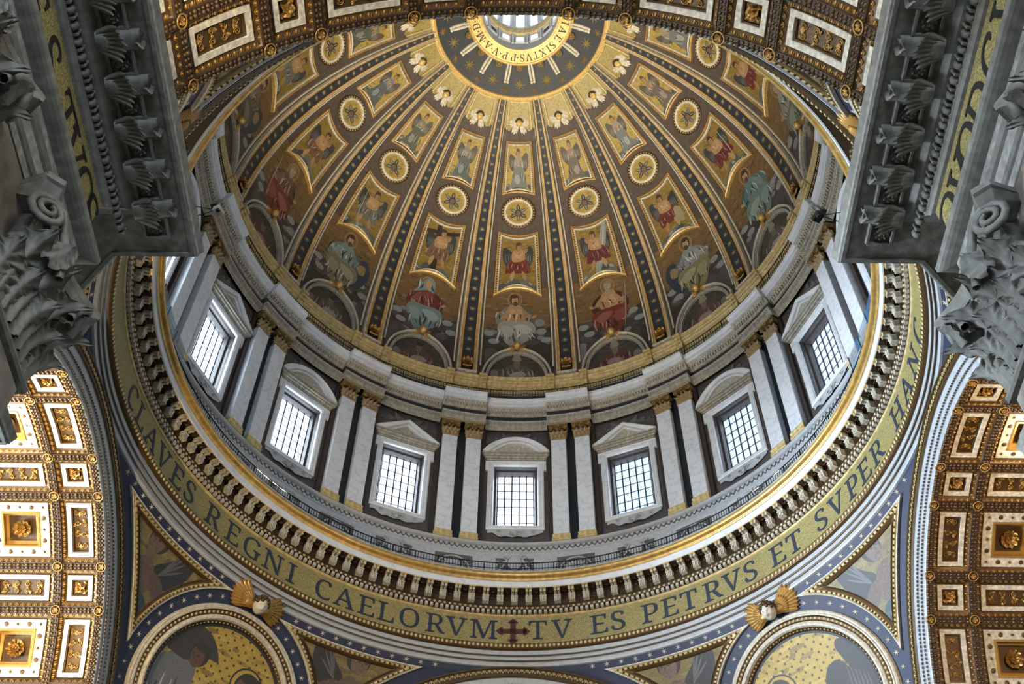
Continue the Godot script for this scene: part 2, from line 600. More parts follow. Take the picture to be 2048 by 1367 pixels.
func seated(lower: Color, upper: Color, hair: Color, beard: bool, bare: bool, veil: bool, flip: bool, extra: int) -> ImageTexture:
	var gold := Color(0.33, 0.25, 0.14)
	var im := canvas(520, 660, gold, Color(0.13, 0.115, 0.12))
	var skin := Color(0.50, 0.39, 0.28)
	clouds(im, 0.66, 34, Color(0.24, 0.235, 0.24))
	for i in 4:
		oval(im, [0.08, 0.16, 0.86, 0.93][i], [0.7, 0.82, 0.66, 0.8][i], 0.08, 0.045, Color(0.42, 0.44, 0.44))
	if extra == 3:
		blob(im, [Vector2(0.66, 0.4), Vector2(0.84, 0.3), Vector2(0.95, 0.5), Vector2(0.8, 0.78), Vector2(0.62, 0.7)], Color(0.10, 0.15, 0.2), flip)
	halo(im, 0.46, 0.16, 0.115, Color(0.5, 0.41, 0.24), gold.lightened(0.03), flip)
	# far arm and back drapery
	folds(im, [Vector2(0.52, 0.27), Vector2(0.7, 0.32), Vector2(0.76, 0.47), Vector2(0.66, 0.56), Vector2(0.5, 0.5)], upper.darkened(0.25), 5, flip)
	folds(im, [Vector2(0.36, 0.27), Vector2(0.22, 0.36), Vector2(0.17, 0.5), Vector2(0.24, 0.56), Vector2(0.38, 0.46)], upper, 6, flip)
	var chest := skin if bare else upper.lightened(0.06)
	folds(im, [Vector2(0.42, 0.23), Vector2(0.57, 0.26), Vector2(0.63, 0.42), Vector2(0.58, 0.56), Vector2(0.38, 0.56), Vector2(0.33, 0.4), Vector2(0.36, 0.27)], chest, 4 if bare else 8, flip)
	if bare:
		oval(im, 0.42, 0.34, 0.055, 0.04, skin.lightened(0.1), flip)
		oval(im, 0.54, 0.34, 0.055, 0.04, skin.lightened(0.06), flip)
	stroke(im, Vector2(0.37, 0.3), Vector2(0.24, 0.46), 0.045, skin if bare else upper.lightened(0.12), flip, -0.03)
	stroke(im, Vector2(0.24, 0.46), Vector2(0.36, 0.53), 0.03, skin.darkened(0.08), flip)
	stroke(im, Vector2(0.58, 0.3), Vector2(0.72, 0.44), 0.04, skin.darkened(0.05) if bare else upper, flip, 0.02)
	stroke(im, Vector2(0.72, 0.44), Vector2(0.8, 0.4), 0.025, skin, flip)
	# lap, knees and hem
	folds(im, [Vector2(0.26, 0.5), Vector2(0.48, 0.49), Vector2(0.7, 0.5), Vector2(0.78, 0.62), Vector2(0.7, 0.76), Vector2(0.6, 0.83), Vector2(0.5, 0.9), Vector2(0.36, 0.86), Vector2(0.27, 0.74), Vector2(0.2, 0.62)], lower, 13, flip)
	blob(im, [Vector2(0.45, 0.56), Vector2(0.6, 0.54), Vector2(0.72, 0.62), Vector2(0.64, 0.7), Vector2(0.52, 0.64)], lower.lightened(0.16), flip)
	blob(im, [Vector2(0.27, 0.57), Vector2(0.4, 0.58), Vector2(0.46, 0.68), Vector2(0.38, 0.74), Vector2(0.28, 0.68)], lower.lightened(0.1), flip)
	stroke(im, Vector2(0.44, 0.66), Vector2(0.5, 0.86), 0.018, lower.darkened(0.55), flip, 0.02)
	oval(im, 0.44, 0.9, 0.05, 0.022, skin.darkened(0.1), flip)
	oval(im, 0.6, 0.87, 0.045, 0.02, skin.darkened(0.2), flip)
	if veil:
		folds(im, [Vector2(0.46, 0.06), Vector2(0.57, 0.12), Vector2(0.58, 0.26), Vector2(0.48, 0.25), Vector2(0.34, 0.3), Vector2(0.26, 0.33), Vector2(0.37, 0.17)], lower.lightened(0.03), 4, flip)
		oval(im, 0.475, 0.165, 0.05, 0.065, skin.lightened(0.05), flip)
	else:
		head(im, 0.46, 0.165, 0.062, skin.lightened(0.06), hair, beard, flip)
	if extra == 1:
		oval(im, 0.84, 0.52, 0.075, 0.06, Color(0.36, 0.40, 0.42), flip)
	elif extra == 2:
		stroke(im, Vector2(0.16, 0.14), Vector2(0.3, 0.86), 0.012, Color(0.45, 0.4, 0.3), flip)
	elif extra == 3:
		blob(im, [Vector2(0.74, 0.4), Vector2(0.84, 0.38), Vector2(0.86, 0.5), Vector2(0.76, 0.52)], Color(0.42, 0.36, 0.26), flip)
	return finish(im)

func bust(robe: Color, mitre: bool, flip: bool) -> ImageTexture:
	var im := canvas(480, 260, Color(0.17, 0.165, 0.15), Color(0, 0, 0, 0))
	for i in 5:
		stroke(im, Vector2(0.5, 0.4), Vector2(0.5 + 0.55 * cos(PI * (i + 0.5) / 5), 0.4 - 0.6 * sin(PI * (i + 0.5) / 5)), 0.02, Color(0.24, 0.235, 0.21))
	oval(im, 0.12, 0.78, 0.07, 0.16, Color(0.36, 0.35, 0.33), flip)
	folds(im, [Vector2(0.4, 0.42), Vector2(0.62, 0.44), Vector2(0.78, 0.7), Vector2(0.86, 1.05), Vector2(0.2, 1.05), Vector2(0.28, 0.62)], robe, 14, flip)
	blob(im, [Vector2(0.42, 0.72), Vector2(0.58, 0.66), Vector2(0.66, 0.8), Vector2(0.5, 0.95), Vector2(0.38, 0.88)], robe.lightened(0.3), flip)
	var skin := Color(0.40, 0.32, 0.24)
	oval(im, 0.5, 0.36, 0.055, 0.13, skin, flip)
	oval(im, 0.5, 0.46, 0.05, 0.09, Color(0.33, 0.31, 0.28), flip)
	if mitre:
		blob(im, [Vector2(0.43, 0.27), Vector2(0.44, 0.12), Vector2(0.5, 0.02), Vector2(0.56, 0.12), Vector2(0.57, 0.27)], Color(0.46, 0.44, 0.38), flip)
	else:
		oval(im, 0.5, 0.26, 0.058, 0.07, Color(0.12, 0.1, 0.09), flip)
	return finish(im)

func angel(robe: Color, kneel: bool, prop: int, flip: bool) -> ImageTexture:
	var bg := Color(0.52, 0.44, 0.19) if kneel else Color(0.40, 0.32, 0.13)
	var im := canvas(320, 480, bg, Color(0, 0, 0, 0))
	var skin := Color(0.50, 0.39, 0.27)
	clouds(im, 0.88, 14, Color(0.32, 0.33, 0.31))
	var wing := Color(0.24, 0.21, 0.18) if kneel else Color(0.14, 0.15, 0.16)
	for s in 2:
		blob(im, [Vector2(0.62, 0.34), Vector2(0.8, 0.16 + 0.05 * s), Vector2(0.93, 0.22), Vector2(0.9, 0.45), Vector2(0.74, 0.58)], wing.darkened(0.15 * s), flip != (s == 1))
		for i in 4:
			stroke(im, Vector2(0.7 + 0.05 * i, 0.3), Vector2(0.72 + 0.045 * i, 0.5), 0.01, wing.lightened(0.25), flip != (s == 1))
	if prop == 1:
		blob(im, [Vector2(0.3, -0.02), Vector2(0.42, -0.02), Vector2(0.5, 0.5), Vector2(0.52, 1.02), Vector2(0.36, 1.02), Vector2(0.34, 0.5)], Color(0.12, 0.075, 0.045), flip)
		blob(im, [Vector2(0.06, 0.22), Vector2(0.1, 0.16), Vector2(0.92, 0.08), Vector2(0.94, 0.15)], Color(0.11, 0.07, 0.04), flip)
	elif prop == 2:
		blob(im, [Vector2(0.06, 0.06), Vector2(0.2, 0.02), Vector2(0.62, 0.84), Vector2(0.48, 0.92)], Color(0.42, 0.44, 0.42), flip)
		stroke(im, Vector2(0.13, 0.06), Vector2(0.53, 0.86), 0.012, Color(0.58, 0.6, 0.57), flip)
	if kneel:
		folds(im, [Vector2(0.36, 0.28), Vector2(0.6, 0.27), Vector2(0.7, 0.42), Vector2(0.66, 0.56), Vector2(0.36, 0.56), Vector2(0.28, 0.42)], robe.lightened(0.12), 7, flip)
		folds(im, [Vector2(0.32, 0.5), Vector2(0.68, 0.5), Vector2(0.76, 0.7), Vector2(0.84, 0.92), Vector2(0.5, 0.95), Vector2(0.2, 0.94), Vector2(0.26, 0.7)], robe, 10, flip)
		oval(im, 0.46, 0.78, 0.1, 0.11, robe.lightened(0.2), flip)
		stroke(im, Vector2(0.36, 0.34), Vector2(0.54, 0.42), 0.04, skin.lightened(0.02), flip)
		stroke(im, Vector2(0.64, 0.34), Vector2(0.5, 0.44), 0.035, skin.darkened(0.1), flip)
		head(im, 0.48, 0.18, 0.085, skin, Color(0.22, 0.15, 0.08), false, flip)
	else:
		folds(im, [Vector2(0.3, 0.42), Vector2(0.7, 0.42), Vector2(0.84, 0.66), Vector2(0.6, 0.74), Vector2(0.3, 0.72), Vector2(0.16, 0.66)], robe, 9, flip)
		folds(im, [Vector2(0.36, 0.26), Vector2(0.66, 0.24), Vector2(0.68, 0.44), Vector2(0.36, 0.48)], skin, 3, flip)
		stroke(im, Vector2(0.38, 0.3), Vector2(0.62, 0.38), 0.045, skin.lightened(0.08), flip, 0.03)
		stroke(im, Vector2(0.64, 0.28), Vector2(0.78, 0.2), 0.04, skin.darkened(0.06), flip, 0.02)
		stroke(im, Vector2(0.4, 0.68), Vector2(0.34, 0.9), 0.06, skin.lightened(0.04), flip, 0.02)
		stroke(im, Vector2(0.62, 0.68), Vector2(0.72, 0.86), 0.055, skin.darkened(0.04), flip)
		head(im, 0.54, 0.17, 0.08, skin.darkened(0.05), Color(0.16, 0.11, 0.07), false, flip)
		if prop == 3:
			stroke(im, Vector2(0.2, 0.1), Vector2(0.3, 0.9), 0.014, Color(0.5, 0.48, 0.4), flip)
		elif prop == 4:
			blob(im, [Vector2(0.12, 0.55), Vector2(0.3, 0.5), Vector2(0.34, 0.78), Vector2(0.16, 0.82)], Color(0.45, 0.42, 0.34), flip)
	return finish(im)

func cherub_print() -> ImageTexture:
	var im := canvas(240, 240, Color(0.50, 0.42, 0.17), Color(0, 0, 0, 0))
	var wing := Color(0.16, 0.15, 0.14)
	for i in 6:
		var a := TAU * i / 6 + 0.5
		var d := Vector2(cos(a), sin(a)) * 0.2
		oval(im, 0.5 + d.x, 0.52 + d.y, 0.15, 0.075, wing.lightened(0.14 if i % 2 else 0.0), false, a)
		stroke(im, Vector2(0.5, 0.52) + d * 0.5, Vector2(0.5, 0.52) + d * 1.6, 0.016, Color(0.5, 0.5, 0.46))
	oval(im, 0.5, 0.52, 0.13, 0.15, Color(0.10, 0.08, 0.07))
	oval(im, 0.5, 0.54, 0.09, 0.115, Color(0.36, 0.29, 0.22))
	for s in [-0.035, 0.035]:
		oval(im, 0.5 + s, 0.52, 0.017, 0.012, Color(0.08, 0.06, 0.05))
	oval(im, 0.5, 0.6, 0.03, 0.01, Color(0.25, 0.12, 0.1))
	return finish(im)

func evangelist(flip: bool, eagle: bool) -> ImageTexture:
	var im := canvas(720, 720, Color(0.56, 0.47, 0.17), Color(0, 0, 0, 0))
	for i in 26:
		for j in 13:
			oval(im, (i + 0.5) / 26, (j + (0.25 if i % 2 else 0.75)) / 13, 0.0085, 0.0085, Color(0.20, 0.15, 0.06))
	var dark := Color(0.10, 0.085, 0.075)
	if eagle:
		blob(im, [Vector2(0.62, 0.42), Vector2(0.68, 0.3), Vector2(0.78, 0.28), Vector2(0.84, 0.36), Vector2(0.8, 0.2), Vector2(0.86, 0.16), Vector2(0.98, 0.3), Vector2(1.04, 0.6), Vector2(0.98, 0.95), Vector2(0.74, 1.02), Vector2(0.6, 0.7), Vector2(0.7, 0.5)], dark, flip)
		for i in 6:
			stroke(im, Vector2(0.82 + 0.025 * i, 0.34 + 0.02 * i), Vector2(0.78 + 0.03 * i, 0.74), 0.008, dark.lightened(0.16), flip)
		blob(im, [Vector2(0.6, 0.45), Vector2(0.55, 0.49), Vector2(0.62, 0.5)], Color(0.3, 0.22, 0.1), flip)
	else:
		folds(im, [Vector2(0.72, 0.3), Vector2(0.92, 0.34), Vector2(1.02, 0.5), Vector2(1.02, 1.02), Vector2(0.62, 1.02), Vector2(0.66, 0.6)], Color(0.32, 0.33, 0.35), 9, flip)
		blob(im, [Vector2(0.56, 0.24), Vector2(0.7, 0.1), Vector2(0.96, 0.1), Vector2(1.0, 0.3), Vector2(0.8, 0.34), Vector2(0.66, 0.26)], dark.lightened(0.05), flip)
		head(im, 0.72, 0.28, 0.07, Color(0.26, 0.19, 0.14), dark, false, flip)
	halo(im, 0.3, 0.3, 0.125, dark, Color(0.58, 0.48, 0.18), flip)
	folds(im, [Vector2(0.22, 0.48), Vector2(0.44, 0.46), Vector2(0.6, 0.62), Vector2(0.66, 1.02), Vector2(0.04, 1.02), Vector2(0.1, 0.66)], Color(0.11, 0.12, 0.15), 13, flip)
	blob(im, [Vector2(0.42, 0.48), Vector2(0.54, 0.56), Vector2(0.58, 0.76), Vector2(0.48, 0.86), Vector2(0.42, 0.66)], Color(0.13, 0.2, 0.33) if eagle else Color(0.42, 0.42, 0.44), flip)
	blob(im, [Vector2(0.2, 0.8), Vector2(0.4, 0.76), Vector2(0.44, 1.02), Vector2(0.16, 1.02)], Color(0.25, 0.09, 0.06), flip)
	head(im, 0.3, 0.33, 0.085, Color(0.30, 0.21, 0.15), dark, true, flip)
	return finish(im)

func winged_boy(flip: bool) -> ImageTexture:
	var im := canvas(480, 480, Color(0.36, 0.31, 0.14), Color(0, 0, 0, 0))
	var skin := Color(0.29, 0.22, 0.18)
	var dark := Color(0.07, 0.07, 0.08)
	blob(im, [Vector2(0.44, 0.4), Vector2(0.34, 0.26), Vector2(0.3, 0.02), Vector2(0.2, 0.12), Vector2(0.2, 0.36), Vector2(0.34, 0.5)], dark, flip)
	blob(im, [Vector2(0.6, 0.42), Vector2(0.76, 0.36), Vector2(0.98, 0.5), Vector2(0.8, 0.52), Vector2(0.64, 0.5)], dark.lightened(0.06), flip)
	for i in 4:
		stroke(im, Vector2(0.3 - 0.02 * i, 0.14 + 0.05 * i), Vector2(0.38, 0.42), 0.008, dark.lightened(0.2), flip)
	stroke(im, Vector2(0.5, 0.36), Vector2(0.5, 0.66), 0.13, skin, flip)
	stroke(im, Vector2(0.42, 0.42), Vector2(0.24, 0.56), 0.05, skin.darkened(0.1), flip)
	stroke(im, Vector2(0.58, 0.4), Vector2(0.8, 0.52), 0.045, skin.lightened(0.06), flip)
	stroke(im, Vector2(0.46, 0.62), Vector2(0.32, 0.9), 0.07, skin, flip, 0.03)
	stroke(im, Vector2(0.54, 0.64), Vector2(0.5, 0.94), 0.065, skin.darkened(0.15), flip)
	folds(im, [Vector2(0.36, 0.58), Vector2(0.62, 0.56), Vector2(0.66, 0.68), Vector2(0.48, 0.74), Vector2(0.34, 0.7)], Color(0.1, 0.17, 0.19), 6, flip)
	head(im, 0.53, 0.26, 0.08, skin.lightened(0.04), Color(0.1, 0.07, 0.05), false, flip)
	return finish(im)

func print_mat(t: Texture2D) -> StandardMaterial3D:
	var m := StandardMaterial3D.new()
	m.resource_name = "mosaic_picture"
	m.albedo_texture = t
	m.roughness = 0.55
	m.cull_mode = BaseMaterial3D.CULL_DISABLED
	m.texture_repeat = false
	return m

# ---------------------------------------------------------------- ornaments
func leaf(h: float, w: float, curl: float, lobes := 5, nu := 8, nt := 10) -> Geo:   # acanthus: grows along y, curls over towards +z
	var L := []
	for j in nt + 1:
		var t := float(j) / nt
		var row := PackedVector3Array()
		var wid := w * 0.5 * (0.55 + 0.6 * sin(PI * minf(t * 0.85 + 0.1, 1.0))) * (1.0 - 0.75 * smoothstep(0.72, 1.0, t))
		wid *= 0.62 + 0.5 * sqrt(absf(sin(PI * lobes * t * 0.9)))
		var a := curl * pow(t, 2.2) * 2.6
		var y := h * (t - 0.30 * curl * pow(t, 3.5))
		var z := h * (0.10 * t + 0.34 * curl * pow(t, 3.0))
		for i in nu + 1:
			var u := lerpf(-1, 1, float(i) / nu)
			var fold := 0.16 * w * (1.0 - absf(u)) * (1.0 - absf(u)) - 0.12 * w * (0.5 + 0.5 * cos(TAU * (lobes * t * 0.9 - absf(u) * 1.1))) * smoothstep(0.1, 0.35, absf(u))
			row.append(Vector3(u * wid, y + fold * -sin(a), z + fold * cos(a) - 0.12 * w * u * u))
		L.append(row)
	var g := Geo.new()
	g.grid(L)
	return g

func rosette(r: float, petals: int, rows := 2) -> Geo:      # faces +z, flat on z = 0
	var g := Geo.new()
	for k in rows:
		var rr := r * (1.0 - 0.36 * k)
		for i in petals:
			var x := Transform3D(Basis(Vector3.BACK, TAU * (i + 0.5 * k) / petals) * Basis(Vector3.RIGHT, 0.15 + 0.35 * k), Vector3(0, 0, 0.06 * r * (k + 1)))
			g.add(leaf(rr, rr * TAU / petals * 0.8, 0.75, 2, 4, 6), x)
	g.ball(Vector3(0, 0, 0.16 * r), Vector3(0.2, 0.2, 0.2) * r, 8, 6)
	return g

func spiral(g: Geo, at: Vector3, r: float, turns: float, dir: float, rad: float, start := 0.0, flat := 0.0) -> void:
	var p := PackedVector3Array()
	var k := int(turns * 10) + 1
	for i in k + 1:
		var t := float(i) / k
		var a := start + dir * TAU * turns * t
		p.append(at + Vector3(cos(a), sin(a), 0) * r * (1.0 - 0.82 * t) + Vector3(0, 0, flat * t))
	g.tube(p, rad, 4, false, 0.45)

func scrolls(w: float, h: float) -> Geo:      # carved scrollwork filling a w by h panel, facing +z
	var g := Geo.new()
	var wide := w > h
	var long := maxf(w, h)
	var short := minf(w, h)
	var k := maxi(1, int(round(long / short * 1.3)))
	var step := long / k
	for i in k:
		var c := -long / 2 + step * (i + 0.5)
		for s in [-1.0, 1.0]:
			var at := Vector3(c, s * short * 0.25, 0.02) if wide else Vector3(s * short * 0.25, c, 0.02)
			spiral(g, at, short * 0.2, 1.6, s * (1.0 if i % 2 else -1.0), short * 0.035, PI / 2 * (1 - s), 0.01)
			var lf := leaf(short * 0.3, short * 0.2, 0.5, 3, 4, 5)
			var b := Basis(Vector3.BACK, (i * 2.1 + s) + PI / 2)
			g.add(lf, Transform3D(b, at * Vector3(1, 1, 0) + b * Vector3(0, short * 0.08, 0.01)))
		var m := Vector3(c, 0, 0.02) if wide else Vector3(0, c, 0.02)
		g.ball(m, Vector3(0.08, 0.08, 0.05) * short * 1.2, 6, 4)
	return g

func egg() -> Geo:       # egg and dart: a unit wide, hangs down -y from 0, faces +z
	var g := Geo.new()
	g.ball(Vector3(0, -0.42, 0.08), Vector3(0.24, 0.34, 0.2), 6, 5)
	var p := PackedVector3Array()
	for i in 9:
		var a := PI * i / 8
		p.append(Vector3(-0.4 * cos(a), -0.25 - 0.62 * sin(a), 0.1))
	g.tube(p, 0.075, 4)
	return g

func star(r: float, points := 8) -> Geo:    # a low faceted star facing +z
	var g := Geo.new()
	var c := Vector3(0, 0, r * 0.14)
	for i in points * 2:
		var ra := r if i % 2 == 0 else r * 0.27
		var rb := r if i % 2 == 1 else r * 0.27
		var a := TAU * i / (points * 2) + PI / 2
		var b := TAU * (i + 1) / (points * 2) + PI / 2
		g.tri(c, Vector3(cos(b) * rb, sin(b) * rb, 0.004), Vector3(cos(a) * ra, sin(a) * ra, 0.004))
	return g

func feather(l: float, w: float) -> Geo:
	var L := []
	for j in 7:
		var t := j / 6.0
		var wid := w * 0.5 * sqrt(maxf(0.02, 1.0 - pow(2.0 * t - 0.75, 2.0) * 0.62)) * (1.0 if t < 1.0 else 0.2)
		L.append(PackedVector3Array([Vector3(-wid, l * t, 0), Vector3(-wid * 0.3, l * t, w * 0.16), Vector3(0, l * t, w * 0.22), Vector3(wid * 0.3, l * t, w * 0.16), Vector3(wid, l * t, 0)]))
	var g := Geo.new()
	g.grid(L)
	return g

func wing(l: float, a0: float, a1: float, k: int) -> Geo:      # a fan of feathers from the origin, angles from +y towards +x
	var g := Geo.new()
	for row in 2:
		for i in k:
			var a := deg_to_rad(lerpf(a0, a1, float(i) / (k - 1)))
			var ll := l * (1.0 - 0.42 * row) * (1.0 - 0.35 * absf(float(i) / (k - 1) - 0.35))
			g.add(feather(ll, ll * 0.26), Transform3D(Basis(Vector3.BACK, -a) * Basis(Vector3.RIGHT, -0.22), Vector3(0, 0, 0.05 * l * (1 + row) + 0.004 * i)))
	return g

func child_head(r: float) -> Geo:       # faces +z
	var L := []
	for j in 25:
		var w := PI * j / 24
		var row := PackedVector3Array()
		for i in 32:
			var q := TAU * i / 32
			var d := Vector3(sin(w) * sin(q), cos(w), sin(w) * cos(q))
			var s := 1.0
			if d.z > 0:
				s += 0.30 * exp(-(pow(d.x / 0.13, 2) + pow((d.y + 0.08) / 0.2, 2)))
				s -= 0.21 * (exp(-(pow((d.x - 0.36) / 0.16, 2) + pow((d.y - 0.12) / 0.12, 2))) + exp(-(pow((d.x + 0.36) / 0.16, 2) + pow((d.y - 0.12) / 0.12, 2))))
				s += 0.06 * (exp(-(pow((d.x - 0.45) / 0.22, 2) + pow((d.y + 0.3) / 0.2, 2))) + exp(-(pow((d.x + 0.45) / 0.22, 2) + pow((d.y + 0.3) / 0.2, 2))))
				s -= 0.12 * exp(-(pow(d.x / 0.24, 2) + pow((d.y + 0.46) / 0.07, 2)))
				s += 0.06 * exp(-(pow(d.x / 0.18, 2) + pow((d.y + 0.8) / 0.15, 2)))
			row.append(d * Vector3(0.82, 1.05, 0.9) * s * r)
		L.append(row)
	var g := Geo.new()
	g.grid(L, true)
	return g

func curls(r: float) -> Geo:
	var g := Geo.new()
	for j in 4:
		var w := 0.15 + 0.36 * j
		var k := 4 + 3 * j
		for i in k:
			var q := TAU * (i + 0.5 * j) / k
			var d := Vector3(sin(w) * sin(q), cos(w), sin(w) * cos(q))
			if d.z > 0.62 and d.y < 0.72:
				continue
			g.ball(d * Vector3(0.86, 1.08, 0.92) * r, Vector3.ONE * r * 0.24, 6, 4)
	return g

# an ornament of a child's head between wings, in a frame x whose +z looks out
func cherub(parent: Node, x: Transform3D, r: float, skin: Material, hair: Material, feathers: Material, many_wings: bool) -> void:
	obj("face", keep("face%.2f" % r, func(): return child_head(r).mesh()), skin, parent, x * Transform3D(Basis.IDENTITY, Vector3(0, 0, r * 0.75)))
	obj("hair", keep("curls%.2f" % r, func(): return curls(r * 1.12).mesh()), hair, parent, x * Transform3D(Basis.IDENTITY, Vector3(0, 0, r * 0.75)))
	var sets := [[60.0, 150.0, 2.6, 6]] if not many_wings else [[8.0, 62.0, 2.5, 5], [72.0, 112.0, 3.3, 4], [146.0, 170.0, 3.9, 3]]
	for s in sets:
		for m in [1.0, -1.0]:
			var w: Mesh = keep("wing%.2f %s %s" % [r, s, m], func():
				var g := Geo.new()
				var inner := wing(r * s[2], s[0], s[1], s[3])
				g.add(inner, Transform3D(Basis.from_scale(Vector3(m, 1, 1)), Vector3(m * r * 0.35, 0, 0.02)))
				return g.mesh())
			obj("wing", w, feathers, parent, x)

# ---------------------------------------------------------------- the dome
func curve(fn: Callable, k: int) -> PackedVector3Array:
	var L := PackedVector3Array()
	for i in k + 1:
		L.append(fn.call(float(i) / k))
	return L

# a ribbon along the dome between constant azimuths: section = [[daz, off], ...]
func meridian(section: Array, p0: float, p1: float, k := 44) -> Mesh:
	var g := Geo.new()
	var loops := []
	for s in section:
		loops.append(curve(func(t): return dome(s[0], lerpf(p0, p1, t), s[1]), k))
	g.loft(loops)
	return g.mesh()

func dome_frame(az: float, ph: float, off := 0.0) -> Transform3D:   # x to the right, y up along the shell, z out of it
	var o := dome(az, ph, off)
	var x := (dome(az + 0.05, ph, off) - dome(az - 0.05, ph, off)).normalized()
	var y := (dome(az, ph + 0.05, off) - dome(az, ph - 0.05, off)).normalized()
	return Transform3D(Basis(x, y, x.cross(y)), o)

func build_dome() -> void:
	var prof := []
	for i in 41:
		var p := deg_to_rad(lerpf(0.0, 69.4, i / 40.0))
		prof.append(Vector2(DA * cos(p), DZ + DB * sin(p)))
	struct(obj("ceiling", lathe(prof, -180, 180, 192, true).mesh(), M.brown_mosaic), "brown mosaic shell of the dome between its ribs")
	# ribs
	for k in range(-5, 5):
		var az := 11.25 + 22.5 * k
		var n := k if k >= 0 else -k - 1
		var r := root("dome_rib", dome(0, 1.0), az)
		tag(r, "gilded dome rib with starred blue band, %s from the middle, %s" % [ORD[n + 1], side(az)], "rib", "gilded dome ribs")
		obj("starred_band", keep("rb", func(): return meridian([[-1.4, 0.3], [-1.38, 0.24], [1.38, 0.24], [1.4, 0.3]], 3.2, 68.9)), M.blue_mosaic, r)
		for s in [-1.0, 1.0]:
			obj("gilt_band", keep("gb%s" % s, func(): return meridian([[s * 1.36, 0.24], [s * 1.38, 0.33], [s * 1.95, 0.33]], 1.2, 68.9)), M.gold_flat, r)
			obj("white_fillet", keep("wf%s" % s, func(): return meridian([[s * 1.95, 0.33], [s * 1.97, 0.39], [s * 2.10, 0.42], [s * 2.24, 0.39], [s * 2.3, 0.30], [s * 2.36, 0.08]], 1.2, 68.9)), M.stucco_white, r)
			obj("gilt_channel", keep("bc%s" % s, func(): return meridian([[s * 2.34, 0.10], [s * 2.84, 0.07]], 1.2, 68.9)), M.rib_channel, r)
			obj("edge_fillet", keep("ef%s" % s, func(): return meridian([[s * 2.82, 0.05], [s * 2.84, 0.15], [s * 3.0, 0.18], [s * 3.18, 0.15], [s * 3.22, 0.0]], 3.5, 68.6)), M.stucco_white, r)
		var ph := 67.2
		while ph > 6.0:
			var rr := DA * cos(deg_to_rad(ph))
			obj("star", keep("star8", func(): return star(1.0).mesh()), M.star_gold, r, dome_frame(0, ph, 0.25).scaled_local(Vector3(1, 1, 0.5) * (0.07 + rr * 0.0128)))
			ph -= lerpf(2.75, 1.95, (ph - 6.0) / 61.0)
		obj("foot_moulding", keep("rfoot", func():
			var g := Geo.new()
			var L := []
			for q in [[0.8, 0.0], [0.8, 0.40], [1.25, 0.42], [1.35, 0.36], [1.5, 0.34]]:
				L.append(curve(func(t): return dome(lerpf(-2.3, 2.3, t), q[0], q[1]), 8))
			g.loft(L)
			return g.mesh()), M.stucco_white, r)
		obj("foot_flower", keep("rflower", func():
			var g := Geo.new()
			g.add(rosette(0.62, 8, 3), Transform3D())
			for i in 7:
				g.ball(Vector3(-0.3 + 0.1 * i, -0.55 + 0.02 * absi(i - 3), 0.12), Vector3.ONE * 0.1, 6, 4)
			return g.mesh()), M.gold, r, dome_frame(0, 3.4, 0.36))
	# sixteen bays of painted panels; those behind the near arch are left plain
	var robes := [Color(0.46, 0.46, 0.44), Color(0.33, 0.40, 0.42), Color(0.32, 0.11, 0.07), Color(0.36, 0.34, 0.28), Color(0.38, 0.36, 0.25), Color(0.33, 0.12, 0.09), Color(0.30, 0.38, 0.36), Color(0.24, 0.22, 0.2), Color(0.30, 0.33, 0.28)]
	var uppers := [Color(0.34, 0.37, 0.34), Color(0.30, 0.10, 0.08), Color(0.20, 0.08, 0.08), Color(0.30, 0.36, 0.36), Color(0.36, 0.38, 0.38), Color(0.26, 0.17, 0.13), Color(0.23, 0.32, 0.33), Color(0.3, 0.26, 0.22), Color(0.38, 0.38, 0.36)]
	var who := ["in white with a globe", "in blue veil, red bodice", "bare chested in red drapery", "in pale mantle with book", "in yellow and white robes", "in a red cloak", "in a sea-green mantle", "in dark robes", "in a grey mantle"]
	var props := [0, 1, 2, 3, 4, 0, 3, 4, 0]
	var pwhat := ["with folded cloth", "with dark cross", "clasping a column", "with a spear", "with pale cloth", "raising an arm", "with a reed", "with a jar", "with dark wings"]
	var roundprint := print_mat(cherub_print())
	for k in range(-4, 5):
		var az := 22.5 * k
		var i := 0 if k == 0 else (2 * absi(k) - (1 if k < 0 else 0))
		var spot := "middle dome bay" if k == 0 else "%s dome bay from the middle, %s" % [ORD[absi(k)], side(k)]
		var flip := k > 0
		# large seated figure
		var r := root("saint_mosaic", dome(0, 6.0), az)
		tag(r, "mosaic figure %s, %s" % [who[i], spot], "mosaic", "seated figures at the foot of the dome")
		obj("picture", keep("saintp", func():
			var g := Geo.new()
			var L := []
			for j in 17:
				L.append(curve(func(t): return dome(lerpf(-7.95, 7.95, t), lerpf(24.0, 3.0, j / 16.0), 0.02), 12))
			g.grid(L)
			for q in g.v.size():
				g.t[q] = Vector2(g.t[q].x, minf(0.99, g.t[q].y * 21.0 / 16.2))
			return g.mesh()), print_mat(seated(robes[i], uppers[i], [Color(0.16, 0.1, 0.06), Color(0.12, 0.09, 0.07), Color(0.38, 0.36, 0.32)][i % 3], i != 1, i == 0 or i == 2, i == 1, flip, [1, 0, 2, 3, 3, 2, 0, 3, 2][i])), r)
		# lunette
		r = root("arched_lunette", dome(0, 0.5), az)
		tag(r, "arched lunette with bishop bust mosaic, %s" % spot, "lunette", "arched lunettes along the dome cornice")
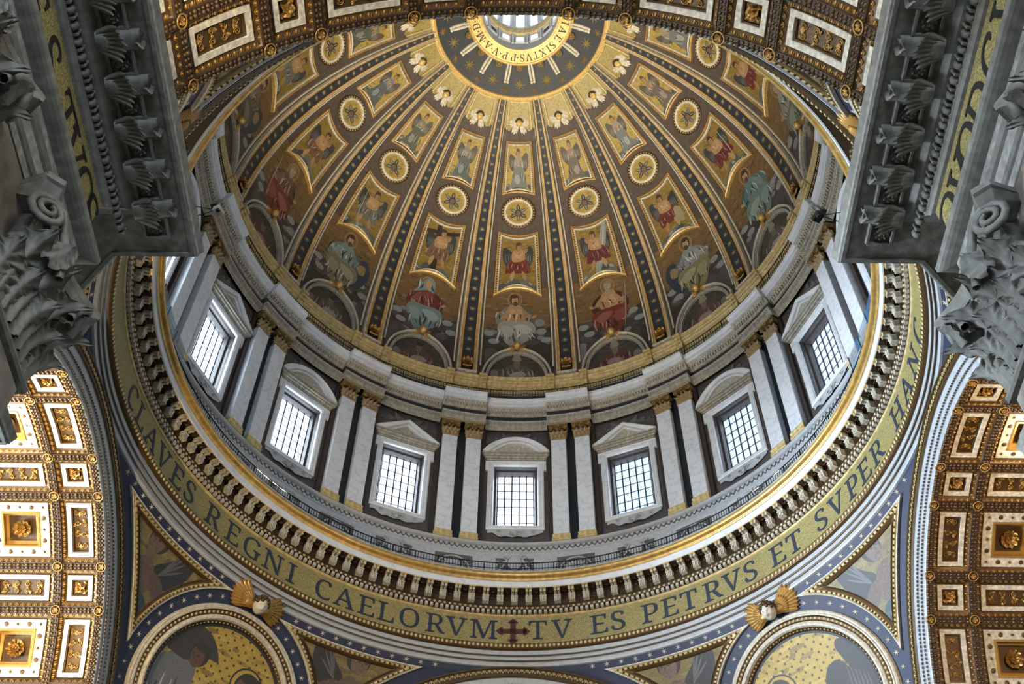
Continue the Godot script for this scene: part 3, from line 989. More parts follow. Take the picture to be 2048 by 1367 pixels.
		obj("bust_picture", keep("lunp", func():
			var g := Geo.new()
			var L := []
			for j in 9:
				var h := lerpf(1.0, 0.0, j / 8.0)
				var w := 6.5 * sqrt(maxf(0.0, 1.0 - h * h)) + 0.02
				L.append(curve(func(t): return dome(lerpf(-w, w, t), 0.3 + 6.9 * h, 0.12), 16))
			g.grid(L)
			for q in g.v.size():      # print laid out over the whole lunette
				var p: Vector3 = g.v[q]
				g.t[q] = Vector2(0.5 + rad_to_deg(atan2(p.x, -p.z)) / 13.2, 1.0 - (p.y - DZ) / 3.4)
			return g.mesh()), print_mat(bust([Color(0.26, 0.25, 0.22), Color(0.27, 0.19, 0.17), Color(0.26, 0.14, 0.12)][i % 3], i % 2 == 0, flip)), r)
		for a in [["outer_moulding", 7.95, 8.4, [[0.0, 0.0], [0.0, 0.30], [0.14, 0.42], [0.34, 0.44], [0.48, 0.36], [0.52, 0.2]], "stucco_white"], ["dark_cove", 7.43, 7.88, [[0.0, 0.2], [0.42, 0.14]], "grey_brown"], ["inner_band", 7.03, 7.5, [[0.0, 0.1], [0.02, 0.34], [0.22, 0.36], [0.26, 0.28], [0.5, 0.26], [0.54, 0.34], [0.66, 0.32], [0.70, 0.08]], "travertine"]]:
			obj(a[0], keep("lun" + a[0], func():
				var g := Geo.new()
				var L := []
				for q in a[3]:
					L.append(curve(func(t): return dome(-(a[1] - q[0] * 0.98) * cos(PI * t), 0.25 + (a[2] - q[0] * 1.05) * sin(PI * t), q[1]), 36))
				g.loft(L)
				return g.mesh()), M[a[4]], r)
		r = root("gilt_cherub", dome(0, 8.2, 0.4), az)
		tag(r, "gilt winged head atop the lunette, %s" % spot, "ornament", "gilt heads on the lunettes")
		cherub(r, dome_frame(0, 8.3, 0.42), 0.30, M.gold_bright, M.gold, M.gold, false)
		# lower angel panel, roundel, upper angel panel
		for u in 2:
			var upper := u == 1
			var b: Array = [6.15, 21.9, 24.15, 37.62, 36.9] if not upper else [6.05, 46.15, 46.98, 58.9, 58.9]
			r = root("angel_mosaic", dome(0, b[1]), az)
			tag(r, ("kneeling mosaic angel in high panel, %s" % spot) if upper else ("mosaic angel %s, lower panel, %s" % [pwhat[i], spot]), "mosaic", "upper angel panels" if upper else "lower angel panels")
			var loop := func(d: float, off: float) -> PackedVector3Array:     # d degrees of the dome inwards of the frame's outer edge
				var L := PackedVector3Array()
				var ds := d * (1.0 if not upper else 1.25)
				var w: float = b[0] - ds
				for q in 9:
					var t := q / 8.0 * 2 - 1
					L.append(dome(t * w, lerpf(b[2], b[1], t * t) + d * 0.88, off))
				for q in 5:
					L.append(dome(w, lerpf(b[1] + d * 0.9, b[3] - d * 0.9, (q + 1) / 6.0), off))
				for q in 9:
					var t := 1 - q / 8.0 * 2
					L.append(dome(t * w, lerpf(b[4], b[3], t * t) - d * 0.88, off))
				for q in 5:
					L.append(dome(-w, lerpf(b[3] - d * 0.9, b[1] + d * 0.9, (q + 1) / 6.0), off))
				return L
			for f in [["gilt_frame", [[0.0, 0.0], [0.02, 0.2], [0.3, 0.26], [0.36, 0.2], [0.42, 0.12]], "gold_flat"], ["beaded_band", [[0.42, 0.12], [0.72, 0.10]], "gold_dark"], ["white_frame", [[0.72, 0.1], [0.76, 0.22], [0.98, 0.26], [1.14, 0.2], [1.2, 0.06]], "stucco_white"]]:
				obj(f[0], keep("af%s%s" % [u, f[0]], func():
					var g := Geo.new()
					var L := []
					for q in f[1]:
						L.append(loop.call(q[0], q[1]))
					g.loft(L, true)
					return g.mesh()), M[f[2]], r)
			if not upper:
				obj("gilt_arc", keep("gilarc", func():
					var g := Geo.new()
					var L := []
					for q in [[-0.05, 0.0], [-0.05, 0.3], [0.22, 0.36], [0.5, 0.26], [0.55, 0.1]]:
						L.append(curve(func(t): return dome((2 * t - 1) * 6.3, lerpf(b[2], b[1], pow(2 * t - 1, 2)) + q[0] - 0.15, q[1]), 16))
					g.loft(L)
					return g.mesh()), M.gold_bright, r)
			obj("picture", keep("angp%s" % u, func():
				var g := Geo.new()
				var L := []
				var w: float = b[0] - (1.1 if not upper else 1.35)
				for j in 11:
					L.append(curve(func(t): return dome((2 * t - 1) * w, lerpf(lerpf(b[4], b[3], pow(2 * t - 1, 2)) - 0.95, lerpf(b[2], b[1], pow(2 * t - 1, 2)) + 0.95, j / 10.0), 0.05), 8))
				g.grid(L)
				return g.mesh()), print_mat(angel([Color(0.33, 0.34, 0.33), Color(0.24, 0.27, 0.28), Color(0.30, 0.26, 0.22), Color(0.25, 0.25, 0.22)][i % 4] if upper else [Color(0.30, 0.10, 0.07), Color(0.33, 0.24, 0.17), Color(0.28, 0.09, 0.09), Color(0.3, 0.3, 0.28)][i % 4], upper, 0 if upper else props[i], flip)), r)
			var dots := []
			for side_ in [-1.0, 1.0]:
				for q in 26:
					dots.append(dome_frame(side_ * (b[0] - (0.57 if not upper else 0.71)), lerpf(b[1] + 0.6, b[3] - 0.6, q / 25.0), 0.12).scaled_local(Vector3.ONE * 0.07))
			many("beads", keep("bead", func():
				var g := Geo.new()
				g.ball(Vector3.ZERO, Vector3.ONE, 6, 4)
				return g.mesh()), M.gold_pale, dots, r)
		r = root("cherub_roundel", dome(0, 42.4), az)
		tag(r, "round medallion of a winged head, %s" % spot, "medallion", "round medallions halfway up the dome")
		var fx := dome_frame(0, 42.4, 0.04)
		var disc := func(prof: Array, kk := 40) -> Mesh:
			var g := Geo.new()
			var L := []
			for q in prof:
				L.append(curve(func(t): return fx * Vector3(cos(TAU * t) * q[0], sin(TAU * t) * q[0], q[1]), kk))
			g.loft(L)
			return g.mesh()
		obj("picture", keep("rndp", func():
			var g := Geo.new()
			g.grid([curve(func(t): return fx * Vector3(0.001 * cos(TAU * t), 0.001 * sin(TAU * t), 0.02), 24), curve(func(t): return fx * Vector3(1.12 * cos(TAU * t), 1.12 * sin(TAU * t), 0.02), 24)])
			for q in g.v.size():
				var p: Vector3 = fx.affine_inverse() * g.v[q]
				g.t[q] = Vector2(0.5 + p.x / 2.3, 0.5 - p.y / 2.3)
			return g.mesh()), roundprint, r)
		obj("white_rim", keep("rnd1", func(): return disc.call([[1.08, 0.02], [1.1, 0.16], [1.2, 0.2], [1.3, 0.15], [1.32, 0.08]])), M.stucco_white, r)
		obj("gilt_rim", keep("rnd2", func(): return disc.call([[1.32, 0.08], [1.46, 0.07], [1.5, 0.12], [1.56, 0.1], [1.58, -0.02]])), M.gold_dark, r)
		var pearls := []
		for q in 32:
			var a := TAU * q / 32
			pearls.append(fx * Transform3D(Basis.from_scale(Vector3.ONE * 0.06), Vector3(cos(a) * 1.40, sin(a) * 1.40, 0.1)))
			pearls.append(fx * Transform3D(Basis.from_scale(Vector3(0.045, 0.045, 0.03)), Vector3(cos(a) * 1.0, sin(a) * 1.0, 0.03)))
		many("pearls", C.bead, M.gold_pale, pearls, r)
		# gilded head of the bay
		r = root("winged_head", dome(0, 60.5), az)
		tag(r, "gilt head in white wings atop %s" % spot, "ornament", "winged heads under the oculus")
		obj("gold_field", keep("gfield", func():
			var g := Geo.new()
			var L := []
			for j in 9:
				L.append(curve(func(t):
					var x: float = 2 * t - 1
					var low := 62.2 - 1.2 * absf(sin(x * 7.0)) * (1.0 - 0.4 * absf(x))
					return dome(x * 7.95, lerpf(68.6, low, j / 8.0), 0.06), 24))
			g.loft(L)
			return g.mesh()), M.gold_mosaic, r)
		obj("field_frame", keep("gframe", func():
			var g := Geo.new()
			var L := []
			for q in [[0.0, 0.06], [0.05, 0.18], [0.35, 0.2], [0.4, 0.08]]:
				var c := PackedVector3Array()
				for e in [[-1, 61.6], [-1, 64.0], [-1, 66.4], [-1, 68.3], [0, 68.3], [1, 68.3], [1, 66.4], [1, 64.0], [1, 61.6]]:
					c.append(dome(e[0] * (6.9 - q[0] * 2.0), e[1] - (q[0] if e[1] > 68 else 0.0), q[1]))
				L.append(c)
			g.loft(L)
			return g.mesh()), M.gold_pale, r)
		cherub(r, dome_frame(0, 63.2, 0.12), 0.33, M.gold_bright, M.gold_dark, M.stucco_white, true)

	# oculus: gilt ring, night-blue collar with stars, consoles, inscribed ring, lantern
	var o := root("oculus_collar", dome(0, 69.3))
	tag(o, "night-blue starred collar around the oculus with white consoles", "collar")
	var collar := []
	for i in 13:
		var p := deg_to_rad(lerpf(69.2, 77.9, i / 12.0))
		collar.append(Vector2((DA - 0.12) * cos(p), DZ + (DB - 0.12) * sin(p)))
	obj("blue_field", lathe(collar, -180, 180, 128, true).mesh(), M.night_mosaic, o)
	obj("gilt_moulding", lathe([Vector2(7.72, 98.06), Vector2(7.66, 97.95), Vector2(7.5, 97.93), Vector2(7.34, 98.05), Vector2(7.3, 98.25)], -180, 180, 128).mesh(), M.gold_bright, o)
	for k in range(-5, 6):
		obj("star", keep("star8", func(): return star(1.0).mesh()), M.gold_mosaic, o, turn(22.5 * k) * dome_frame(0, 72.3, 0.15).scaled_local(Vector3.ONE * 0.62))
	for k in range(-5, 5):
		obj("star", C.star8, M.gold_flat, o, turn(22.5 * k + 11.25) * dome_frame(0, 70.75, 0.15).scaled_local(Vector3(0.42, 0.42, 1.2)))
		obj("console", keep("console", func():
			var g := Geo.new()
			for s in [-1.0, 1.0]:
				var L := []
				for q in [[0.02, 0.0], [0.02, 0.2], [0.08, 0.3], [0.16, 0.3], [0.21, 0.2], [0.21, 0.0]]:
					L.append(curve(func(t): return dome_frame(0, lerpf(72.5, 77.2, t), 0.12) * Vector3(s * q[0] * (1.0 + 0.25 * sin(PI * t)), 0, q[1] * (0.7 + 0.5 * t)), 10))
				g.loft(L)
				g.ball(dome_frame(0, 72.7, 0.3) * Vector3(s * 0.12, 0, 0), Vector3(0.14, 0.14, 0.14), 8, 6)
			return g.mesh()), M.stucco_white, o, turn(22.5 * k + 11.25))
	for k in range(-4, 5):
		obj("gilt_cluster", keep("cluster", func():
			var g := Geo.new()
			g.add(rosette(0.42, 8, 2), Transform3D(Basis.IDENTITY, Vector3(0, 0, 0.1)))
			return g.mesh()), M.capital_gold, o, turn(22.5 * k) * dome_frame(0, 76.3, 0.1))
	o = root("inscribed_ring", Vector3(0, 99.1, -4.5))
	tag(o, "golden ring round the oculus lettered in dark capitals", "ring")
	obj("gilt_band", lathe([Vector2(4.75, 99.3), Vector2(4.72, 99.0), Vector2(4.6, 98.92), Vector2(4.5, 98.98), Vector2(4.46, 99.05), Vector2(3.5, 99.35), Vector2(3.46, 99.3), Vector2(3.36, 99.34), Vector2(3.32, 99.5)], -180, 180, 128).mesh(), M.gold_bright, o)
	# read from the far side with tops outwards, running from +x to -x
	var spec := [["R", 88.0], ["I", 78.5], ["A", 69.0], ["E", 57.5], ["S", 46.0], ["I", 39.0], ["X", 30.5], ["T", 21.0], ["V", 11.5], ["S", 3.0], ["P", -8.0], ["P", -19.0], ["V", -32.0], ["A", -45.0], ["M", -59.0], ["D", -73.5], ["X", -87.0]]
	for s in spec:
		letter(s[0], 0.66, "letter_black", o, turn(s[1]) * Transform3D(Basis(Vector3(-1, 0, 0), Vector3(0, -0.298, -0.954), Vector3(0, -0.954, 0.298)), Vector3(0, 99.15, -4.0)))
	for a in [-3.2 + 0.6, -25.5, -38.5, -52.0, -66.5, -80.0]:
		obj("stop", keep("stop", func():
			var g := Geo.new()
			g.ball(Vector3.ZERO, Vector3(0.06, 0.06, 0.02), 8, 4)
			return g.mesh()), M.letter_black, o, turn(a) * Transform3D(Basis(Vector3(-1, 0, 0), Vector3(0, -0.298, -0.954), Vector3(0, -0.954, 0.298)), Vector3(0, 99.15, -4.0)))
	# lantern
	o = root("lantern", Vector3(0, 99.5, -3.4))
	tag(o, "bright white lantern with windows above the oculus", "lantern")
	obj("lower_drum", lathe([Vector2(3.4, 99.4), Vector2(3.4, 100.8), Vector2(3.5, 100.9)], -180, 180, 96).mesh(), M.grey_marble, o)
	var lamp_white := glow(Color(0.86, 0.93, 1.0), E_LANTERN)
	obj("wall", lathe([Vector2(3.5, 100.9), Vector2(3.5, 103.0)], -180, 180, 96).mesh(), M.white_marble, o)
	obj("gilt_cornice", lathe([Vector2(3.5, 103.0), Vector2(3.25, 103.1), Vector2(3.15, 103.4), Vector2(3.1, 103.8), Vector2(3.2, 104.0), Vector2(3.5, 104.2)], -180, 180, 96).mesh(), M.gold_pale, o)
	obj("upper_wall", lathe([Vector2(3.5, 104.2), Vector2(3.5, 111.0)], -180, 180, 96).mesh(), M.white_marble, o)
	obj("vault", lathe([Vector2(3.5, 111.0), Vector2(3.2, 112.4), Vector2(2.3, 113.6), Vector2(1.0, 114.3), Vector2(0.01, 114.4)], -180, 180, 64, true).mesh(), M.white_marble, o)
	for k in 16:
		var w := part("window", o, turn(22.5 * k))
		obj("pane", keep("lw", func():
			var g := Geo.new()
			g.box(Transform3D(Basis.IDENTITY, Vector3(0, 101.8, -3.42)), Vector3(0.34, 0.55, 0.02))
			return g.mesh()), lamp_white if k % 3 != 2 else M.lead, w)
		obj("frame", keep("lwf", func():
			var g := Geo.new()
			for s in [[-0.42, 101.8, 0.07, 0.65], [0.42, 101.8, 0.07, 0.65], [0.0, 101.18, 0.49, 0.06], [0.0, 102.42, 0.49, 0.07]]:
				g.box(Transform3D(Basis.IDENTITY, Vector3(s[0], s[1], -3.4)), Vector3(s[2], s[3], 0.1), 0.02)
			return g.mesh()), M.white_marble, w)
	for k in 16:
		obj("pilaster", keep("lp", func():
			var g := Geo.new()
			g.box(Transform3D(Basis.IDENTITY, Vector3(0, 107.2, -3.35)), Vector3(0.22, 3.0, 0.15), 0.03)
			g.box(Transform3D(Basis.IDENTITY, Vector3(0, 101.95, -3.4)), Vector3(0.12, 1.05, 0.09), 0.02)
			return g.mesh()), M.white_marble, o, turn(22.5 * k + 11.25))
		obj("tall_pane", keep("ltp", func():
			var g := Geo.new()
			g.box(Transform3D(Basis.IDENTITY, Vector3(0, 107.6, -3.42)), Vector3(0.38, 2.5, 0.02))
			return g.mesh()), lamp_white, o, turn(22.5 * k))

func letter(ch: String, h: float, m: String, parent: Node, x: Transform3D) -> void:
	var t: Mesh = keep("ch" + ch, func():
		var q := TextMesh.new()
		q.text = ch
		q.font = T.font
		q.font_size = 64
		q.pixel_size = 0.02135 * 1.0
		q.depth = 0.02
		q.curve_step = 1.0
		return q)
	obj("letter", t, M[m], parent, x.scaled_local(Vector3(h, h, 1.0)))

# ---------------------------------------------------------------- the drum
func flat_frame(g: Geo, w: float, y0: float, y1: float, band: float, z0: float, prof: Array) -> void:   # a rectangular frame facing +z: prof = [[inset, z], ...]
	var L := []
	for q in prof:
		var d: float = q[0]
		L.append(PackedVector3Array([Vector3(-w + d, y0 + d, z0 + q[1]), Vector3(w - d, y0 + d, z0 + q[1]), Vector3(w - d, y1 - d, z0 + q[1]), Vector3(-w + d, y1 - d, z0 + q[1])]))
	var k := L.size()
	for i in k - 1:
		for e in 4:
			var f := (e + 1) % 4
			g.quad(L[i][e], L[i][f], L[i + 1][f], L[i + 1][e])

func build_drum() -> void:
	# wall
	var wall := struct(obj("wall_drum", lathe([Vector2(21.0, 52.05), Vector2(21.0, 55.45), Vector2(20.92, 55.5), Vector2(20.92, 55.56), Vector2(20.96, 55.58), Vector2(20.96, 55.95), Vector2(20.8, 56.0), Vector2(20.72, 56.06), Vector2(20.72, 56.2), Vector2(21.4, 56.22)]).mesh(), M.grey_marble), "grey marble podium of the drum")
	var pier := Geo.new()      # brown wall with an opening left for each window
	for k in 16:
		var a0 := 22.5 * k - 5.4
		var a1 := 22.5 * k + 5.4
		for s in [[a1, a1 + 11.7, 56.2, 72.8], [a0, a1, 56.2, 57.9], [a0, a1, 64.9, 72.8]]:
			pier.loft(ring_loops([Vector2(21.4, s[2]), Vector2(21.4, s[3])], s[0], s[1], 6))
	obj("window_wall", pier.mesh(), M.grey_brown, wall)
	# lattice band
	var diamonds := []
	for i in 16 * 22:
		diamonds.append(turn(360.0 * i / (16 * 22)) * Transform3D(Basis.IDENTITY, Vector3(0, 55.77, -20.95)))
	many("lattice", keep("lat", func():
		var g := Geo.new()
		for s in [-1.0, 1.0]:
			g.box(Transform3D(Basis(Vector3.BACK, s * 0.7), Vector3(s * 0.08, 0, 0)), Vector3(0.035, 0.2, 0.03))
		return g.mesh()), M.relief_grey, diamonds, wall)
	# podium reliefs: two to a bay
	for k in range(-9, 9):
		for h in 2:
			var p := part("relief_panel", wall, turn(11.25 * (2 * k + h)))
			obj("panel_frame", keep("pf", func():
				var g := Geo.new()
				flat_frame(g, 1.7, 53.0, 55.2, 0.1, -20.98, [[0.0, 0.0], [0.0, 0.06], [0.1, 0.08], [0.16, 0.03], [0.24, 0.03]])
				return g.mesh()), M.grey_marble, p)
			obj("ground", keep("pg", func():
				var g := Geo.new()
				g.box(Transform3D(Basis.IDENTITY, Vector3(0, 54.1, -20.99)), Vector3(1.48, 0.88, 0.03))
				return g.mesh()), M.relief_grey, p)
			if h == 0:
				obj("crest_relief", keep("crest", func():
					var g := Geo.new()
					g.ball(Vector3(0, 54.5, -20.9), Vector3(0.5, 0.62, 0.16), 12, 8)
					var x := Transform3D(Basis.IDENTITY, Vector3(-0.95, 54.2, -20.95))
					g.add(scrolls(0.9, 1.2), x)
					x.origin.x = 0.95
					g.add(scrolls(0.9, 1.2), x)
					for s in [-1.0, 1.0]:
						spiral(g, Vector3(s * 0.62, 55.0, -20.9), 0.22, 1.3, s, 0.05)
						g.tube(PackedVector3Array([Vector3(s * 0.5, 54.8, -20.88), Vector3(s * 0.75, 54.2, -20.88), Vector3(s * 1.2, 53.7, -20.9)]), 0.08)
					return g.mesh()), M.grey_marble, p)
			else:
				obj("shell_relief", keep("shell", func():
					var g := Geo.new()
					for i in 9:
						var a := PI * (i + 0.5) / 9
						g.add(feather(0.95, 0.3), Transform3D(Basis(Vector3.BACK, a - PI / 2), Vector3(0, 53.7, -20.95)))
					var ring := PackedVector3Array()
					for i in 17:
						ring.append(Vector3(cos(PI * i / 16) * 1.08, 53.7 + sin(PI * i / 16) * 1.08, -20.94))
					g.tube(ring, 0.06, 5)
					g.ball(Vector3(0.1, 53.95, -20.8), Vector3(0.4, 0.28, 0.16), 8, 6)
					return g.mesh()), M.grey_marble, p)
	# paired pilasters
	for k in range(-8, 8):
		var az := 11.25 + 22.5 * k
		var n := (k if k >= 0 else -k - 1) + 1
		var shown := absf(az) < 85.0
		for s in [-1.0, 1.0]:
			var c: float = s * 2.456
			var r: Node3D
			if shown:
				var inner: bool = (s < 0) == (az > 0)
				r = root("pilaster", Vector3(0, 56.2, -20.75), az + c)
				tag(r, "white marble pilaster, %s of %s pair from the middle window, %s" % ["nearer" if inner else "farther", ORD[n], side(az)], "pilaster", "paired drum pilasters")
			else:
				r = struct(root("trim_pilaster", Vector3(0, 56.2, -20.75), az + c))
			obj("shaft", keep("shaft", func():
				var g := Geo.new()
				g.box(Transform3D(Basis.IDENTITY, Vector3(0, 61.7, -21.05)), Vector3(0.558, 4.95, 0.30), 0.03)
				return g.mesh()), M.white_marble, r)
			obj("base", keep("pbase", func():
				var g := Geo.new()
				for q in [[56.2, 56.46, 0.1], [56.46, 56.62, 0.06], [56.62, 56.78, 0.08], [56.78, 56.9, 0.03]]:
					g.box(Transform3D(Basis.IDENTITY, Vector3(0, (q[0] + q[1]) / 2, -21.0)), Vector3(0.558 + q[2], (q[1] - q[0]) / 2, 0.27 + q[2]), 0.03)
				return g.mesh()), M.gold_pale, r)
			obj("capital", keep("pcap", func(): return gilt_capital().mesh()), M.capital_gold, r, Transform3D(Basis.IDENTITY, Vector3(0, 66.55, -20.86)))
			obj("bell", keep("pbell", func():
				var g := Geo.new()
				g.box(Transform3D(Basis.IDENTITY, Vector3(0, 67.3, -21.1)), Vector3(0.5, 0.74, 0.2))
				return g.mesh()), M.gold_dark, r)
			obj("abacus", keep("pab", func():
				var g := Geo.new()
				g.box(Transform3D(Basis.IDENTITY, Vector3(0, 68.1, -20.9)), Vector3(0.74, 0.09, 0.45), 0.04)
				g.box(Transform3D(Basis.IDENTITY, Vector3(0, 66.58, -21.0)), Vector3(0.6, 0.05, 0.32), 0.03)
				return g.mesh()), M.capital_gold, r)
		var strip := Geo.new()
		strip.loft(ring_loops([Vector2(21.28, 56.2), Vector2(21.28, 68.2)], -1.3, 1.3, 4))
		obj("dark_strip", keep("strip", func(): return strip.mesh()), M.teal_marble, wall, turn(az))
		for s in [-1.0, 1.0]:
			obj("return_strip", keep("rets", func():
				var g := Geo.new()
				g.box(Transform3D(Basis.IDENTITY, Vector3(0, 62.2, -21.3)), Vector3(0.16, 5.9, 0.14), 0.03)
				return g.mesh()), M.brown_marble, wall, turn(az + s * 4.55))
	# windows
	var bright := glow(Color(0.93, 0.97, 1.0), E_PANE_SUN)
	var mild := glow(Color(0.80, 0.89, 1.0), E_PANE)
	for k in range(-8, 8):
		var az := 22.5 * k
		var w := root("window_%d" % (k + 9), Vector3(0, 57.9, -21.4), az)
		var wl := "middle window of the drum" if k == 0 else "%s drum window from the middle, %s" % [ORD[absi(k)], side(k)]
		struct(w, ("triangular" if k % 2 else "segmental") + " pediment over " + wl)
		obj("frame", keep("wfr", func():
			var g := Geo.new()
			flat_frame(g, 2.06, 57.9, 64.9, 0.3, -21.4, [[0.0, -0.1], [0.0, 0.2], [0.1, 0.26], [0.22, 0.2], [0.3, 0.22], [0.42, 0.14], [0.46, 0.0]])
			for s in [-1.0, 1.0]:
				g.box(Transform3D(Basis.IDENTITY, Vector3(s * 2.12, 64.35, -21.3)), Vector3(0.14, 0.5, 0.16), 0.03)
			return g.mesh()), M.white_marble, w)
		obj("reveal", keep("wrv", func():
			var g := Geo.new()
			flat_frame(g, 1.62, 58.32, 64.5, 0.3, -21.4, [[0.0, 0.0], [0.06, -0.2], [0.06, -0.4], [0.2, -0.42], [0.28, -0.7], [0.30, -0.9]])
			return g.mesh()), M.grey_brown, w)
		var lights := part("glazing", w)
		var pw := 2.64 / 5
		var ph := 5.6 / 7
		for i in 5:
			for j in 7:
				obj("pane", keep("pane", func():
					var g := Geo.new()
					g.box(Transform3D(), Vector3(pw / 2 - 0.015, ph / 2 - 0.015, 0.015))
					return g.mesh()), bright if k < 1 else mild, lights, Transform3D(Basis.IDENTITY, Vector3((i - 2) * pw, 58.62 + ph * (j + 0.5), -22.25)))
		obj("window_bars", keep("wbars", func():
			var g := Geo.new()
			for i in 6:
				g.box(Transform3D(Basis.IDENTITY, Vector3((i - 2.5) * pw, 61.42, -22.17)), Vector3(0.045, 2.8, 0.03))
			for j in 8:
				g.box(Transform3D(Basis.IDENTITY, Vector3(0, 58.62 + ph * j, -22.17)), Vector3(1.32, 0.018, 0.025))
			return g.mesh()), M.lead, w)
		obj("entablature", keep("went", func():
			var g := Geo.new()
			for q in [[64.9, 65.0, 2.15, 0.3], [65.0, 65.12, 2.3, 0.48], [65.12, 65.3, 2.4, 0.62], [65.3, 65.42, 2.5, 0.7]]:
				g.box(Transform3D(Basis.IDENTITY, Vector3(0, (q[0] + q[1]) / 2, -21.4 + q[3] / 2 - 0.1)), Vector3(q[2], (q[1] - q[0]) / 2, q[3] / 2 + 0.1), 0.03)
			return g.mesh()), M.travertine, w)
		obj("pediment", keep("ped%d" % (k & 1), func():
			var g := Geo.new()
			var L := []
			for q in [[0.0, 0.0], [0.0, 0.66], [0.08, 0.7], [0.15, 0.62], [0.25, 0.56], [0.29, 0.4], [0.36, 0.34], [0.38, 0.1]]:
				L.append(curve(func(t):
					var x: float = (2 * t - 1) * (2.5 - q[0] * 1.4)
					var rise: float = (1.55 * (1.0 - absf(2 * t - 1)) if k & 1 else 1.55 * (sqrt(maxf(0.0, 1.44 - pow(2 * t - 1, 2))) - 0.663) / 0.537)
					return Vector3(x, 65.52 + rise - q[0], -21.4 + q[1]), 24))
			g.loft(L)
			return g.mesh()), M.white_marble, w)
		obj("tympanum", keep("tymp%d" % (k & 1), func():
			var g := Geo.new()
			g.loft([curve(func(t): return Vector3((2 * t - 1) * 2.3, 65.4, -21.25), 24), curve(func(t): return Vector3((2 * t - 1) * 2.3, 65.3 + (1.5 * (1.0 - absf(2 * t - 1)) if k & 1 else 1.5 * (1.0 - pow(2 * t - 1, 2))), -21.25), 24)])
			return g.mesh()), M.warm_stucco, w)
		obj("apron", keep("wap", func():
			var g := Geo.new()
			g.loft([curve(func(t): return Vector3((2 * t - 1) * 1.95, 57.95, -21.25), 20), curve(func(t):
				var x: float = 2 * t - 1
				return Vector3(x * 1.95, 57.25 + 0.35 * smoothstep(0.5, 0.9, absf(x)) + 0.06 * sin(x * 14.0), -21.25), 20)])
			for s in [-1.0, 1.0]:
				spiral(g, Vector3(s * 0.28, 57.55, -21.2), 0.2, 1.4, s, 0.04)
				spiral(g, Vector3(s * 1.2, 57.7, -21.2), 0.14, 1.2, -s, 0.03)
			g.ball(Vector3(0, 57.5, -21.2), Vector3(0.16, 0.22, 0.1), 8, 6)
			return g.mesh()), M.grey_marble, w)
		obj("overdoor_relief", keep("wrel", func():
			var g := Geo.new()
			for s in [-1.0, 1.0]:
				for i in 3:
					g.add(leaf(1.0 - 0.2 * i, 0.5, 0.4, 4, 4, 6), Transform3D(Basis(Vector3.BACK, s * (-1.2 - 0.25 * i)), Vector3(s * (0.25 + 0.65 * i), 67.5 - 0.1 * i, -21.36)))
				spiral(g, Vector3(s * 2.2, 67.2, -21.3), 0.3, 1.4, s, 0.07)
			g.ball(Vector3(0, 67.55, -21.3), Vector3(0.3, 0.26, 0.12), 8, 6)
			return g.mesh()), M.relief_grey, w)
		# daylight through the glass: a lamp of the panes' size and tint, just inside them
		var li := AreaLight3D.new()
		li.name = "window_daylight"
		li.area_size = Vector2(2.6, 5.5)
		li.light_color = Color(0.86, 0.93, 1.0)
		li.light_energy = E_DAY * sun_share(az)
		li.shadow_enabled = true
		li.area_range = 120.0
		li.transform = turn(az) * Transform3D(Basis(Vector3.UP, PI), Vector3(0, 61.4, -22.225))
		add_child(li)
	# entablature of the drum, breaking forward over each pair
	var ep := [[20.62, 68.15], [20.62, 68.35], [20.56, 68.38], [20.56, 68.62], [20.5, 68.66], [20.36, 68.9], [20.34, 69.0], [20.62, 69.02], [20.62, 69.72], [20.52, 69.74], [20.45, 69.9], [20.15, 70.18], [20.1, 70.22], [19.95, 70.24], [19.92, 70.3], [19.92, 70.55], [19.84, 70.58], [19.74, 70.72], [19.7, 70.95], [19.78, 71.02], [21.3, 71.05]]
	var bands := [["architrave", 0, 6, "travertine"], ["dark_frieze", 6, 8, "slate"], ["cornice_moulding", 8, 12, "travertine"], ["corona", 12, 20, "white_marble"]]
	var t := struct(obj("trim_entablature", lathe([Vector2(21.4, 72.5), Vector2(21.3, 72.55), Vector2(21.2, 72.6), Vector2(21.2, 72.62)]).mesh(), M.grey_marble), "white cornice of the drum breaking forward over the pilaster pairs")
	for b in bands:
		var g := Geo.new()
		for f in 2:
			var pr := []
			for i in range(b[1], b[2] + 1):
				pr.append(Vector2(ep[i][0] + (0.5 if f else 0.0), ep[i][1]))
			g.loft(ring_loops(pr, -4.75 if f == 0 else 4.75, 4.75 if f == 0 else 17.75, 8))
		for s in [-4.75, 4.75]:
			var A := PackedVector3Array()
			var B := PackedVector3Array()
			for i in range(b[1], b[2] + 1):
				A.append(pol(s, ep[i][0], ep[i][1]))
				B.append(pol(s, ep[i][0] + 0.5, ep[i][1]))
			g.strip(A, B)
		var m := g.mesh()
		for k in 16:
			obj(b[0], m, M[b[3]], t, turn(11.25 + 22.5 * k))
	var lotus := []
	var meander := []
	for k in range(-6, 6):
		for i in 34:
			var a := 11.25 + 22.5 * k - 4.6 + 22.5 * i / 34.0
			var rec := 0.5 if i > 13 else 0.0
			lotus.append(turn(a) * Transform3D(Basis(Vector3.RIGHT, 0.5), Vector3(0, 68.78, -20.42 - rec)))
			meander.append(turn(a) * Transform3D(Basis(Vector3.RIGHT, 0.8), Vector3(0, 70.0, -20.27 - rec)))
	many("lotus_trim", keep("lotus", func():
		var g := Geo.new()
		var p := PackedVector3Array()
		for i in 7:
			p.append(Vector3(-0.09 + 0.03 * i, -0.09 + 0.17 * sin(PI * i / 6), 0.03))
		g.tube(p, 0.02, 4)
		g.box(Transform3D(Basis.IDENTITY, Vector3(0, -0.13, 0.02)), Vector3(0.03, 0.03, 0.03))
		return g.mesh()), M.travertine, lotus, t)
